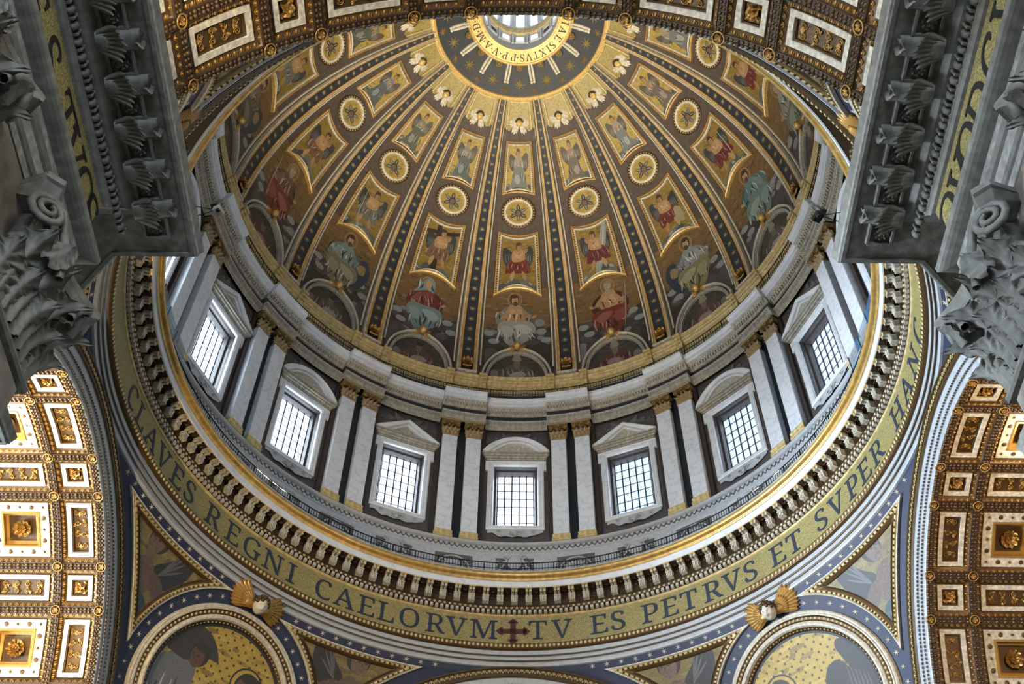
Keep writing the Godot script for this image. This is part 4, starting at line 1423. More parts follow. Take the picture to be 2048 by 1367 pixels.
	many("leaf_trim", keep("meander", func():
		var g := Geo.new()
		g.box(Transform3D(Basis(Vector3.BACK, 0.5), Vector3(-0.05, 0, 0.04)), Vector3(0.03, 0.19, 0.04))
		g.box(Transform3D(Basis(Vector3.BACK, -0.5), Vector3(0.05, 0, 0.04)), Vector3(0.03, 0.19, 0.04))
		g.ball(Vector3(0, -0.08, 0.05), Vector3(0.04, 0.05, 0.04), 6, 4)
		return g.mesh()), M.stucco_white, meander, t)
	# attic: dark wall, fence, gilt cornice under the dome
	obj("attic_wall", lathe([Vector2(21.25, 71.05), Vector2(21.25, 72.65)]).mesh(), M.grey_brown, t)
	var gc := struct(obj("trim_dome_cornice", lathe([Vector2(21.25, 72.62), Vector2(21.0, 72.66), Vector2(20.98, 72.95), Vector2(20.92, 72.98), Vector2(20.92, 73.25), Vector2(20.82, 73.3), Vector2(20.66, 73.5), Vector2(20.6, 73.55), Vector2(20.6, 73.72), Vector2(20.52, 73.76), Vector2(20.44, 73.92), Vector2(20.46, 73.98), Vector2(20.98, 74.02)]).mesh(), M.gold_pale), "gilded cornice at the foot of the dome")
	for k in range(-6, 6):
		for s in [-1.0, 1.0]:
			obj("cornice_break", keep("cb", func():
				var g := Geo.new()
				for q in [[72.66, 73.25, 0.15], [73.25, 73.5, 0.3], [73.5, 73.74, 0.45], [73.74, 74.0, 0.6]]:
					g.box(Transform3D(Basis.IDENTITY, Vector3(0, (q[0] + q[1]) / 2, -20.9 + q[2] / 2)), Vector3(0.26 + q[2] * 0.1, (q[1] - q[0]) / 2, 0.1 + q[2] / 2), 0.03)
				return g.mesh()), M.gold_pale, gc, turn(11.25 + 22.5 * k + s * 3.7))
	var beads := []
	for i in 720:
		beads.append(turn(0.5 * i) * Transform3D(Basis.from_scale(Vector3(0.06, 0.07, 0.05)), Vector3(0, 73.42, -20.68)))
	many("bead_row", C.bead, M.gold_bright, beads, gc)
	fence("attic_railing", "thin black iron railing on the upper cornice of the drum", 20.35, 71.05, 72.1, 0.62, 100.0)

func fence(called: String, label: String, r: float, y0: float, y1: float, step: float, reach: float) -> void:
	var f := root(called, Vector3(0, y0, -r))
	tag(f, label, "railing")
	var rails := Geo.new()
	for y in [y0 + 0.12, (y0 + y1) / 2, y1]:
		rails.tube(curve(func(t): return pol(lerpf(-reach, reach, t), r, y), 160), 0.028 if y < y1 else 0.04, 5)
	obj("handrail", rails.mesh(), M.iron, f)
	var bars := []
	var posts := []
	var k := int(2 * reach / step)
	for i in k + 1:
		var x := turn(-reach + step * i) * Transform3D(Basis.IDENTITY, Vector3(0, y0, -r))
		if i % 8 == 0:
			posts.append(x)
		else:
			bars.append(x)
	many("baluster", keep("bal%.2f" % (y1 - y0), func():
		var g := Geo.new()
		g.box(Transform3D(Basis.IDENTITY, Vector3(0, (y1 - y0) / 2, 0)), Vector3(0.016, (y1 - y0) / 2, 0.016))
		return g.mesh()), M.iron, bars, f)
	for p in posts:
		obj("post", keep("post%.2f" % (y1 - y0), func():
			var g := Geo.new()
			g.box(Transform3D(Basis.IDENTITY, Vector3(0, (y1 - y0) / 2, 0)), Vector3(0.035, (y1 - y0) / 2, 0.035))
			return g.mesh()), M.iron, f, p)

func gilt_capital() -> Geo:     # pilaster capital about 1.12 wide, 1.45 high, facing +z, base at the origin
	var g := Geo.new()
	for i in 4:
		var x := -0.45 + 0.3 * i
		g.add(leaf(0.62, 0.34, 1.0, 4, 6, 7), Transform3D(Basis.IDENTITY, Vector3(x, 0.02, 0.02)))
	for i in 3:
		g.add(leaf(1.02, 0.36, 1.0, 4, 6, 7), Transform3D(Basis.IDENTITY, Vector3(-0.32 + 0.32 * i, 0.06, 0.0)))
	for s in [-1.0, 1.0]:
		g.add(leaf(1.0, 0.34, 0.9, 4, 6, 7), Transform3D(Basis(Vector3.UP, s * 0.7), Vector3(s * 0.46, 0.06, -0.05)))
		spiral(g, Vector3(s * 0.52, 1.22, 0.22), 0.17, 1.4, -s, 0.05, PI / 2)
		spiral(g, Vector3(s * 0.14, 1.2, 0.12), 0.11, 1.3, s, 0.035, PI / 2)
	g.add(rosette(0.15, 6, 1), Transform3D(Basis.IDENTITY, Vector3(0, 1.4, 0.24)))
	return g

# ---------------------------------------------------------------- ring of the inscription and its cornice
func build_ring() -> void:
	var a := struct(obj("trim_architrave", lathe([Vector2(20.95, 45.9), Vector2(20.68, 45.9), Vector2(20.64, 45.96), Vector2(20.64, 46.2), Vector2(20.52, 46.24), Vector2(20.52, 46.5), Vector2(20.4, 46.54), Vector2(20.4, 46.84), Vector2(20.36, 46.86)]).mesh(), M.grey_marble), "three stepped white bands of the great ring architrave")
	for q in [[20.56, 46.22], [20.44, 46.52]]:
		obj("gilt_bead", lathe(arc_profile(q[0], q[1], 0.05, -70, 250, 6), -180, 180, 192, true).mesh(), M.gold_dark, a)
	var f := struct(obj("trim_inscription", lathe([Vector2(20.3, 47.2), Vector2(20.3, 49.38)]).mesh(), M.frieze_mosaic), "gold mosaic frieze with dark blue capitals")
	obj("lower_moulding", lathe([Vector2(20.38, 46.84), Vector2(20.3, 46.86), Vector2(20.22, 46.9), Vector2(20.14, 47.0), Vector2(20.1, 47.12), Vector2(20.12, 47.2), Vector2(20.3, 47.22)]).mesh(), M.gold_dark, f)
	obj("upper_fillet", lathe([Vector2(20.3, 49.36), Vector2(20.24, 49.38), Vector2(20.18, 49.44), Vector2(20.18, 49.5)]).mesh(), M.gold_pale, f)
	var tufts := []
	for i in 460:
		tufts.append(turn(360.0 * i / 460) * Transform3D(Basis.from_scale(Vector3(0.1, 0.13, 0.07)), Vector3(0, 47.03, -20.13)))
	many("leaf_moulding", C.bead, M.gold_pale, tufts, f)
	var words := [["C", -85.0], ["L", -80.9], ["A", -76.7], ["V", -72.5], ["E", -68.2], ["S", -64.6], ["R", -58.5], ["E", -53.7], ["G", -49.5], ["N", -44.9], ["I", -41.0], ["C", -34.8], ["A", -30.6], ["E", -26.4], ["L", -22.8], ["O", -18.6], ["R", -14.0], ["V", -10.2], ["M", -5.3], ["T", 4.2], ["V", 8.4], ["E", 15.0], ["S", 18.4], ["P", 24.2], ["E", 27.9], ["T", 31.5], ["R", 35.9], ["V", 39.8], ["S", 43.5], ["E", 49.3], ["T", 53.0], ["S", 59.3], ["V", 63.2], ["P", 67.6], ["E", 71.2], ["R", 75.2], ["H", 83.2], ["A", 88.0], ["N", 93.0], ["C", 98.2]]
	for w in words:
		letter(w[0], 1.46, "letter_blue", f, turn(w[1]) * Transform3D(Basis.IDENTITY, Vector3(0, 48.31, -20.27)))
	obj("red_cross", keep("cross", func():
		var g := Geo.new()
		for i in 4:
			var x := Transform3D(Basis(Vector3.BACK, PI / 2 * i), Vector3(0, 48.25, -20.27))
			g.box(x * Transform3D(Basis.IDENTITY, Vector3(0, 0.42, 0)), Vector3(0.17, 0.42, 0.025))
			var A := PackedVector3Array([Vector3(-0.17, 0.62, 0.025), Vector3(-0.34, 0.66, 0.025), Vector3(-0.26, 0.82, 0.025), Vector3(0, 1.08, 0.025), Vector3(0.26, 0.82, 0.025), Vector3(0.34, 0.66, 0.025), Vector3(0.17, 0.62, 0.025)])
			if i % 2 == 0:
				for q in A.size():
					A[q].y = 0.62 + (A[q].y - 0.62) * 0.75
			for q in A.size() - 1:
				g.tri(x * A[q], x * A[q + 1], x * Vector3(0, 0.62, 0.025))
		return g.mesh()), M.cross_red, f, turn(-0.2))
	# cornice
	var c := struct(obj("trim_cornice", lathe([Vector2(20.18, 49.48), Vector2(20.14, 49.5), Vector2(20.14, 49.72), Vector2(20.02, 49.74), Vector2(19.97, 49.92), Vector2(19.97, 50.88), Vector2(19.26, 50.9)]).mesh(), M.brown_stucco), "great ring cornice with dentils and paired brackets")
	var dent := []
	var bd := []
	for i in 384:
		dent.append(turn(360.0 * i / 384) * Transform3D(Basis.IDENTITY, Vector3(0, 49.6, -20.06)))
		bd.append(turn(360.0 * (i + 0.5) / 384) * Transform3D(Basis.from_scale(Vector3(0.1, 0.085, 0.07)), Vector3(0, 49.84, -19.97)))
	many("dentils", keep("dent", func():
		var g := Geo.new()
		g.box(Transform3D(), Vector3(0.09, 0.105, 0.1), 0.012)
		return g.mesh()), M.stucco_white, dent, c)
	many("bead_row", C.bead, M.gold_pale, bd, c)
	for i in range(-46, 47):
		var x := turn(360.0 * i / 136)
		var b := part("bracket", c, x)
		obj("fluted_block", keep("flb", func():
			var g := Geo.new()
			g.box(Transform3D(Basis.IDENTITY, Vector3(0, 50.32, -19.84)), Vector3(0.2, 0.23, 0.15))
			return g.mesh()), M.warm_stucco, b)
		obj("flutes", keep("flq", func():
			var g := Geo.new()
			for q in 4:
				g.box(Transform3D(Basis.IDENTITY, Vector3(-0.156 + 0.104 * q, 50.3, -19.67)), Vector3(0.032, 0.21, 0.035), 0.01)
			g.box(Transform3D(Basis.IDENTITY, Vector3(0, 50.53, -19.8)), Vector3(0.22, 0.03, 0.2), 0.01)
			return g.mesh()), M.stucco_white, b)
		obj("modillion", keep("mod", func():
			var g := Geo.new()
			for s in [-1.0, 1.0]:
				var L := []
				for q in 7:
					var t := q / 6.0
					var z := -19.72 + 0.38 * t
					var y := 50.62 + 0.06 * sin(PI * t) + 0.04 * t
					L.append(PackedVector3Array([Vector3(s * 0.02, 50.9, z), Vector3(s * 0.02, y, z), Vector3(s * 0.06, y - 0.04, z), Vector3(s * 0.15, y - 0.04, z), Vector3(s * 0.19, y, z), Vector3(s * 0.19, 50.9, z)]))
				g.grid(L)
				g.box(Transform3D(Basis.IDENTITY, Vector3(s * 0.105, 50.76, -19.34)), Vector3(0.085, 0.12, 0.02), 0.01)
			return g.mesh()), M.warm_stucco, b)
		obj("gilt_tip", keep("gtip", func():
			var g := Geo.new()
			g.box(Transform3D(Basis.IDENTITY, Vector3(0, 50.865, -19.27)), Vector3(0.21, 0.035, 0.05), 0.01)
			return g.mesh()), M.gold_bright, b)
		var x2 := turn(360.0 * (i + 0.5) / 136)
		var q2 := part("soffit_coffer", c, x2)
		obj("rosette", keep("sros", func(): return rosette(0.17, 6, 2).mesh()), M.gold_dark, q2, Transform3D(Basis(Vector3.RIGHT, PI / 2), Vector3(0, 50.88, -19.6)))
		obj("flutes", keep("flw", func():
			var g := Geo.new()
			for q in 4:
				g.box(Transform3D(Basis.IDENTITY, Vector3(-0.15 + 0.1 * q, 50.18, -19.95)), Vector3(0.025, 0.17, 0.03))
			g.box(Transform3D(Basis.IDENTITY, Vector3(0, 50.55, -19.95)), Vector3(0.1, 0.06, 0.05), 0.01)
			return g.mesh()), M.gold_dark, q2)
	obj("white_fascia", lathe([Vector2(19.27, 50.88), Vector2(19.2, 50.88), Vector2(19.16, 50.92), Vector2(19.16, 51.28), Vector2(19.1, 51.3)]).mesh(), M.white_marble, c)
	var cyma := [Vector2(19.1, 51.29), Vector2(19.06, 51.3), Vector2(19.04, 51.36)]
	cyma.append_array(arc_profile(18.94, 51.36, 0.1, 0, 90, 4))
	cyma.append_array(arc_profile(18.94, 51.64, 0.18, 270, 90, 8))
	obj("gilt_cyma", lathe(cyma, -180, 180, 192, true).mesh(), M.gold_cornice, c)
	obj("cornice_lip", lathe([Vector2(18.94, 51.82), Vector2(18.86, 51.84), Vector2(18.84, 51.9), Vector2(18.88, 52.0), Vector2(19.0, 52.06), Vector2(21.1, 52.1)]).mesh(), M.travertine, c)
	fence("gallery_railing", "thin black iron railing along the gallery above the inscription", 19.3, 52.06, 53.0, 0.56, 100.0)
	# clear blue screens that close the gallery at both sides
	for s in [-1.0, 1.0]:
		var p := root("glass_screen", Vector3(0, 52.08, -19.6), s * 86.0)
		tag(p, "bluish glass screen on the gallery, %s" % side(s), "screen", "gallery glass screens")
		for i in 3:
			obj("glass_pane", keep("gp%d" % i, func():
				var g := Geo.new()
				g.box(turn(-4.6 + 4.6 * i) * Transform3D(Basis.IDENTITY, Vector3(0, 53.5, -19.62)), Vector3(0.76, 1.35, 0.012))
				return g.mesh()), M.blue_glass, p)
			obj("upright", keep("gu%d" % i, func():
				var g := Geo.new()
				g.box(turn(-6.9 + 4.6 * i) * Transform3D(Basis.IDENTITY, Vector3(0, 53.5, -19.62)), Vector3(0.025, 1.4, 0.025))
				return g.mesh()), M.lead, p)
	# floodlights on the gallery: two groups in view, the rest behind the near arch; all of them light the dome
	for s in [-53.8, -52.0, -50.0, -47.8, 49.7, 55.0]:
		var row := "fourth third second first" if s < 0 else "first second"
		var nth: String = row.split(" ")[[-53.8, -52.0, -50.0, -47.8].find(s) if s < 0 else [49.7, 55.0].find(s)]
		dome_flood(s, E_FLOOD * 0.3, "white floodlight on the gallery, %s of its row from the middle, %s" % [nth, side(s)], "gallery floodlights")
	for s in [-155.0, -128.0, -103.0, 103.0, 128.0, 155.0]:
		dome_flood(s, E_FLOOD, "white floodlight on the gallery behind the near arch", "floodlights behind the near arch")

func floodlight(x: Transform3D, label: String, group: String, sc: float) -> Node3D:     # shines along its +z
	var r := Node3D.new()
	r.name = "floodlight"
	r.transform = x.scaled_local(Vector3.ONE * sc)
	add_child(r, true)
	tag(r, label, "floodlight", group)
	obj("housing", keep("fhouse", func():
		var g := Geo.new()
		g.box(Transform3D(Basis.IDENTITY, Vector3(0, 0.6, 0)), Vector3(0.9, 0.6, 0.3), 0.06)
		for i in 5:
			g.box(Transform3D(Basis.IDENTITY, Vector3(-0.6 + 0.3 * i, 0.6, -0.36)), Vector3(0.04, 0.5, 0.1))
		return g.mesh()), M.iron, r)
	obj("bracket", keep("fbr", func():
		var g := Geo.new()
		g.tube(PackedVector3Array([Vector3(-1.0, 0.6, 0), Vector3(-1.0, -0.1, 0), Vector3(1.0, -0.1, 0), Vector3(1.0, 0.6, 0)]), 0.07, 5)
		return g.mesh()), M.iron, r)
	obj("lit_lens", keep("flens", func():
		var g := Geo.new()
		g.box(Transform3D(Basis.IDENTITY, Vector3(0, 0.6, 0.31)), Vector3(0.8, 0.5, 0.02))
		return g.mesh()), M.lamp_lens, r)
	return r

# ---------------------------------------------------------------- pendentives
const EL0 := 18.9     # elevation of the medallion's centre on the pendentive sphere

func cap(rho: float, a: float, off := 0.0) -> Vector3:
	var e := deg_to_rad(EL0)
	var nn := Vector3(0, sin(e), -cos(e))
	var v := Vector3(0, cos(e), sin(e))
	var q := deg_to_rad(rho)
	return Vector3(0, SY, 0) + (nn * cos(q) + (Vector3.RIGHT * cos(a) + v * sin(a)) * sin(q)) * (SR - off)

func sph_frame(az: float, el: float, off := 0.0, spin := 0.0) -> Transform3D:
	var o := sph(az, el, off)
	var z := (Vector3(0, SY, 0) - o).normalized()
	var x := Vector3.UP.cross(z).normalized()
	return Transform3D(Basis(x, z.cross(x), z) * Basis(Vector3.BACK, spin), o)

func tri_az_arch(el: float, a0: float) -> float:
	return 45.0 - rad_to_deg(acos(clampf(cos(deg_to_rad(a0)) / cos(deg_to_rad(el)), -1, 1)))

func tri_az_round(el: float, r0: float) -> float:
	var e := deg_to_rad(EL0)
	var f := deg_to_rad(el)
	return rad_to_deg(acos(clampf((cos(deg_to_rad(r0)) - sin(e) * sin(f)) / (cos(e) * cos(f)), -1, 1)))

func tri_edges(d: float) -> Array:      # [top edge P1..P2, round edge P2..P3, arch edge P3..P1] as (az, el), inset d degrees
	var e := 32.35 - d
	var r := 13.95 + d
	var a := 35.3 + d
	var lo := 5.0
	var hi := e
	for i in 40:
		var m := (lo + hi) / 2
		if tri_az_arch(m, a) > tri_az_round(m, r):
			hi = m
		else:
			lo = m
	var x1 := tri_az_arch(e, a)
	var x2 := tri_az_round(e, r)
	var top := []
	var rnd := []
	var arch := []
	for i in 25:
		var t := i / 24.0
		top.append(Vector2(lerpf(x1, x2, t), e))
		var f := lerpf(e, lo, t)
		rnd.append(Vector2(tri_az_round(f, r), f))
		var q := lerpf(lo, e, t)
		arch.append(Vector2(tri_az_arch(q, a), q))
	return [top, rnd, arch]

func build_pendentives() -> void:
	for k in 4:
		var az: float = [-45.0, 45.0, -135.0, 135.0][k]
		var far := k < 2
		var sd := side(az)
		var g := Geo.new()
		var L := []
		for j in 41:
			var el := lerpf(-0.3, 33.34, j / 40.0)
			var w := 45.0 - rad_to_deg(acos(clampf(0.8354 / cos(deg_to_rad(el)), -1, 1)))
			L.append(curve(func(t): return sph(lerpf(-w, w, t), el), 40))
		g.grid(L)
		var base := struct(obj("wall_pendentive", g.mesh(), M.sky_mosaic, self, turn(az)), "blue mosaic pendentive between two great arches")
		var st: Mesh = keep("star6", func(): return star(1.0, 6).mesh())
		for i in range(-13, 14):
			if absi(i) > 2:
				obj("star", st, M.stucco_white, base, sph_frame(i * 2.45, 32.95, 0.03).scaled_local(Vector3.ONE * 0.2))
		for i in 30:
			var a := deg_to_rad(-28.0 + 8.2 * i)
			var p := cap(13.05, a, 0.03)
			var z := (Vector3(0, SY, 0) - p).normalized()
			var x := Vector3.UP.cross(z).normalized()
			if absf(a - PI / 2) > 0.2:
				obj("star", st, M.stucco_white, base, Transform3D(Basis(x, z.cross(x), z) * 0.19, p))
		# medallion
		var r := root("evangelist_medallion", cap(0, 0), az)
		tag(r, "round medallion of a robed man beside an %s, %s%s" % ["eagle" if k % 2 else "angel", sd, "" if far else ", near arch"], "medallion", "pendentive medallions")
		var disc := func(prof: Array) -> Mesh:
			var q := Geo.new()
			var R := []
			for p in prof:
				R.append(curve(func(t): return cap(p[0], TAU * t, p[1]), 96))
			q.loft(R)
			return q.mesh()
		obj("white_rim", keep("md1", func(): return disc.call([[12.15, 0.0], [12.1, 0.2], [11.95, 0.28], [11.75, 0.26], [11.65, 0.34], [11.45, 0.32], [11.4, 0.2]])), M.stucco_white, r)
		obj("leaf_band", keep("md2", func(): return disc.call([[11.42, 0.2], [11.2, 0.3], [10.9, 0.28], [10.75, 0.18]])), M.gold_dark, r)
		obj("white_ring", keep("md3", func(): return disc.call([[10.78, 0.18], [10.7, 0.34], [10.45, 0.44], [10.2, 0.42], [10.0, 0.3], [9.95, 0.16]])), M.stucco_white, r)
		obj("beaded_ring", keep("md4", func(): return disc.call([[9.98, 0.16], [9.85, 0.22], [9.6, 0.16], [9.5, 0.06]])), M.gold_dark, r)
		obj("blue_line", keep("md5", func(): return disc.call([[9.52, 0.06], [9.2, 0.05]])), M.blue_mosaic, r)
		obj("picture", keep("mdp", func():
			var q := Geo.new()
			var R := []
			for j in 7:
				R.append(curve(func(t): return cap(maxf(0.01, 9.25 * j / 6.0), TAU * t, 0.04), 48))
			q.grid(R)
			for i in q.v.size():
				var j := i / 49
				var a := TAU * (i % 49) / 48.0
				q.t[i] = Vector2(0.5 + 0.5 * j / 6.0 * cos(a), 0.5 - 0.5 * j / 6.0 * sin(a))
			return q.mesh()), print_mat(evangelist(k % 2 == 0, k % 2 == 1)), r)
		var eggs := []
		for i in 110:
			var a := TAU * i / 110
			var p := cap(11.08, a, 0.27)
			eggs.append(Transform3D(Basis.from_scale(Vector3(0.09, 0.09, 0.09)), p))
			p = cap(9.75, a, 0.2)
			eggs.append(Transform3D(Basis.from_scale(Vector3(0.05, 0.05, 0.05)), p))
		many("leaf_beads", C.bead, M.gold_pale, eggs, r)
		# winged head over the medallion
		r = root("winged_head", sph(0, 31.6), az)
		tag(r, "white head with gold wings over the medallion, %s%s" % [sd, "" if far else ", near arch"], "ornament", "winged heads over the medallions")
		var x := sph_frame(0, 32.3, 0.25)
		obj("face", keep("bigface", func(): return child_head(0.5).mesh()), M.face_white, r, x * Transform3D(Basis(Vector3.RIGHT, 0.25), Vector3(0, 0, 0.45)))
		obj("hair", keep("bighair", func(): return curls(0.5).mesh()), M.gold_dark, r, x * Transform3D(Basis(Vector3.RIGHT, 0.25), Vector3(0, 0, 0.45)))
		for s in [1.0, -1.0]:
			obj("wing", keep("bigwing%s" % s, func():
				var q := Geo.new()
				q.add(wing(1.75, 38, 112, 9), Transform3D(Basis.from_scale(Vector3(s, 1, 1)), Vector3(s * 0.3, -0.1, 0.05)))
				q.ball(Vector3(s * 0.5, -0.1, 0.12), Vector3(0.4, 0.3, 0.18), 8, 6)
				return q.mesh()), M.gold, r, x)
		# triangular panels with winged boys
		for s in [-1.0, 1.0]:
			var toward := "the middle" if s * signf(az) < 0 else "the side vault"
			r = root("triangular_mosaic", sph(s * 18.0, 27.0), az)
			tag(r, "triangular mosaic of a winged boy toward %s, %s%s" % [toward, sd, "" if far else ", near arch"], "mosaic", "triangular pendentive mosaics")
			for f in [["white_edge", [[0.0, 0.0], [0.04, 0.18], [0.18, 0.2], [0.28, 0.12]], "stucco_white"], ["leaf_moulding", [[0.28, 0.12], [0.4, 0.22], [0.62, 0.2], [0.7, 0.1]], "gold_pale"], ["inner_cove", [[0.7, 0.1], [0.95, 0.05], [1.05, 0.1], [1.2, 0.03]], "gold_dark"]]:
				obj(f[0], keep("tri%s%s" % [f[0], s], func():
					var q := Geo.new()
					var R := []
					for p in f[1]:
						var c := PackedVector3Array()
						for e in tri_edges(p[0]):
							for i in e.size() - 1:
								c.append(sph(e[i].x * s, e[i].y, p[1]))
						R.append(c)
					q.loft(R, true)
					return q.mesh()), M[f[2]], r)
			var nodes := []
			for e in tri_edges(0.5):
				for i in range(0, 24):
					nodes.append(Transform3D(Basis.from_scale(Vector3.ONE * 0.07), sph(e[i].x * s, e[i].y, 0.22)))
			many("moulding_beads", C.bead, M.gold_dark, nodes, r)
			obj("picture", keep("tripic%s" % s, func():
				var q := Geo.new()
				var e := tri_edges(1.1)
				var R := []
				for j in 25:
					var A: Vector2 = e[2][j]
					var B: Vector2 = e[1][24 - j]
					R.append(curve(func(t): return sph(s * lerpf(A.x, B.x, t), lerpf(A.y, B.y, t), 0.03), 12))
				q.grid(R)
				for i in q.v.size():
					var p: Vector3 = sph_frame(s * 19.0, 27.0).affine_inverse() * q.v[i]
					q.t[i] = Vector2(0.5 + p.x / 8.4, 0.46 - p.y / 8.4)
				return q.mesh()), print_mat(winged_boy(s < 0)), r)

# ---------------------------------------------------------------- great arches and coffered vaults
func arch_pt(r: float, th: float, z: float) -> Vector3:
	var a := deg_to_rad(th)
	return Vector3(r * sin(a), VY + r * cos(a), -z)

func arch_loops(prof: Array, k := 72) -> Array:
	var L := []
	for p in prof:
		L.append(curve(func(t): return arch_pt(p[0], lerpf(-92, 92, t), p[1]), k))
	return L

func build_arches() -> void:
	var bands := keep("archb", func():
		var g := Geo.new()
		g.loft(arch_loops([[11.82, 20.9], [11.8, 20.76], [11.84, 20.72], [12.1, 20.72]]))
		g.loft(arch_loops([[12.1, 20.72], [12.12, 20.64], [12.5, 20.64]]))
		g.loft(arch_loops([[12.5, 20.64], [12.52, 20.56], [12.98, 20.56], [13.0, 20.5]]))
		return g.mesh())
	var gilt := keep("archg", func():
		var g := Geo.new()
		g.loft(arch_loops([[12.98, 20.52], [13.04, 20.44], [13.14, 20.44], [13.2, 20.5], [13.56, 20.46], [13.6, 20.38], [13.7, 20.38], [13.74, 20.46], [13.76, 20.9]]))
		return g.mesh())
	var waves := []
	for i in 128:
		var th := -88.0 + 176.0 * i / 127
		waves.append(Transform3D(Basis(Vector3.BACK, -deg_to_rad(th)), arch_pt(13.38, th, 20.46)))
	var ropes := []
	for r in [[12.11, 20.63], [12.51, 20.55]]:
		for i in 190:
			var th := -88.0 + 176.0 * i / 189
			ropes.append(Transform3D(Basis(Vector3.BACK, -deg_to_rad(th)) * Basis.from_scale(Vector3(0.075, 0.045, 0.05)), arch_pt(r[0], th, r[1])))
	var wave := keep("wave", func():
		var g := Geo.new()
		var p := PackedVector3Array()
		for i in 9:
			p.append(Vector3(-0.16 + 0.04 * i, -0.12 + 0.24 * absf(sin(PI * i / 8)), 0.02))
		g.tube(p, 0.03, 4)
		g.ball(Vector3(0, 0.0, 0.02), Vector3(0.05, 0.08, 0.04), 6, 4)
		return g.mesh())
	for k in 4:
		var a := struct(obj("trim_arch", bands, M.grey_marble, self, turn(90.0 * k)), "pale banded archivolt of a great crossing arch")
		obj("gilt_band", gilt, M.gold_dark, a)
		if k != 2:
			many("wave_ornament", wave, M.gold_pale, waves, a)
			many("rope_moulding", C.bead, M.gold_dark, ropes, a)

func coffer_loop(dth: float, ds: float, inset: float, d: float) -> PackedVector3Array:
	var h := dth / 2 - rad_to_deg(inset / VR)
	var s := ds / 2 - inset
	var L := PackedVector3Array()
	for i in 9:
		L.append(vault(lerpf(-h, h, i / 8.0), -s, d))
	L.append(vault(h, 0, d))
	for i in 9:
		L.append(vault(lerpf(h, -h, i / 8.0), s, d))
	L.append(vault(-h, 0, d))
	return L

func vault_frame(th: float, s: float, d: float) -> Transform3D:      # z looks down into the room, x along growing theta, y outwards along the arm
	var a := deg_to_rad(th)
	var z := -Vector3(sin(a), cos(a), 0)
	var y := Vector3(0, 0, -1)
	return Transform3D(Basis(y.cross(z), y, z), vault(th, s, d))

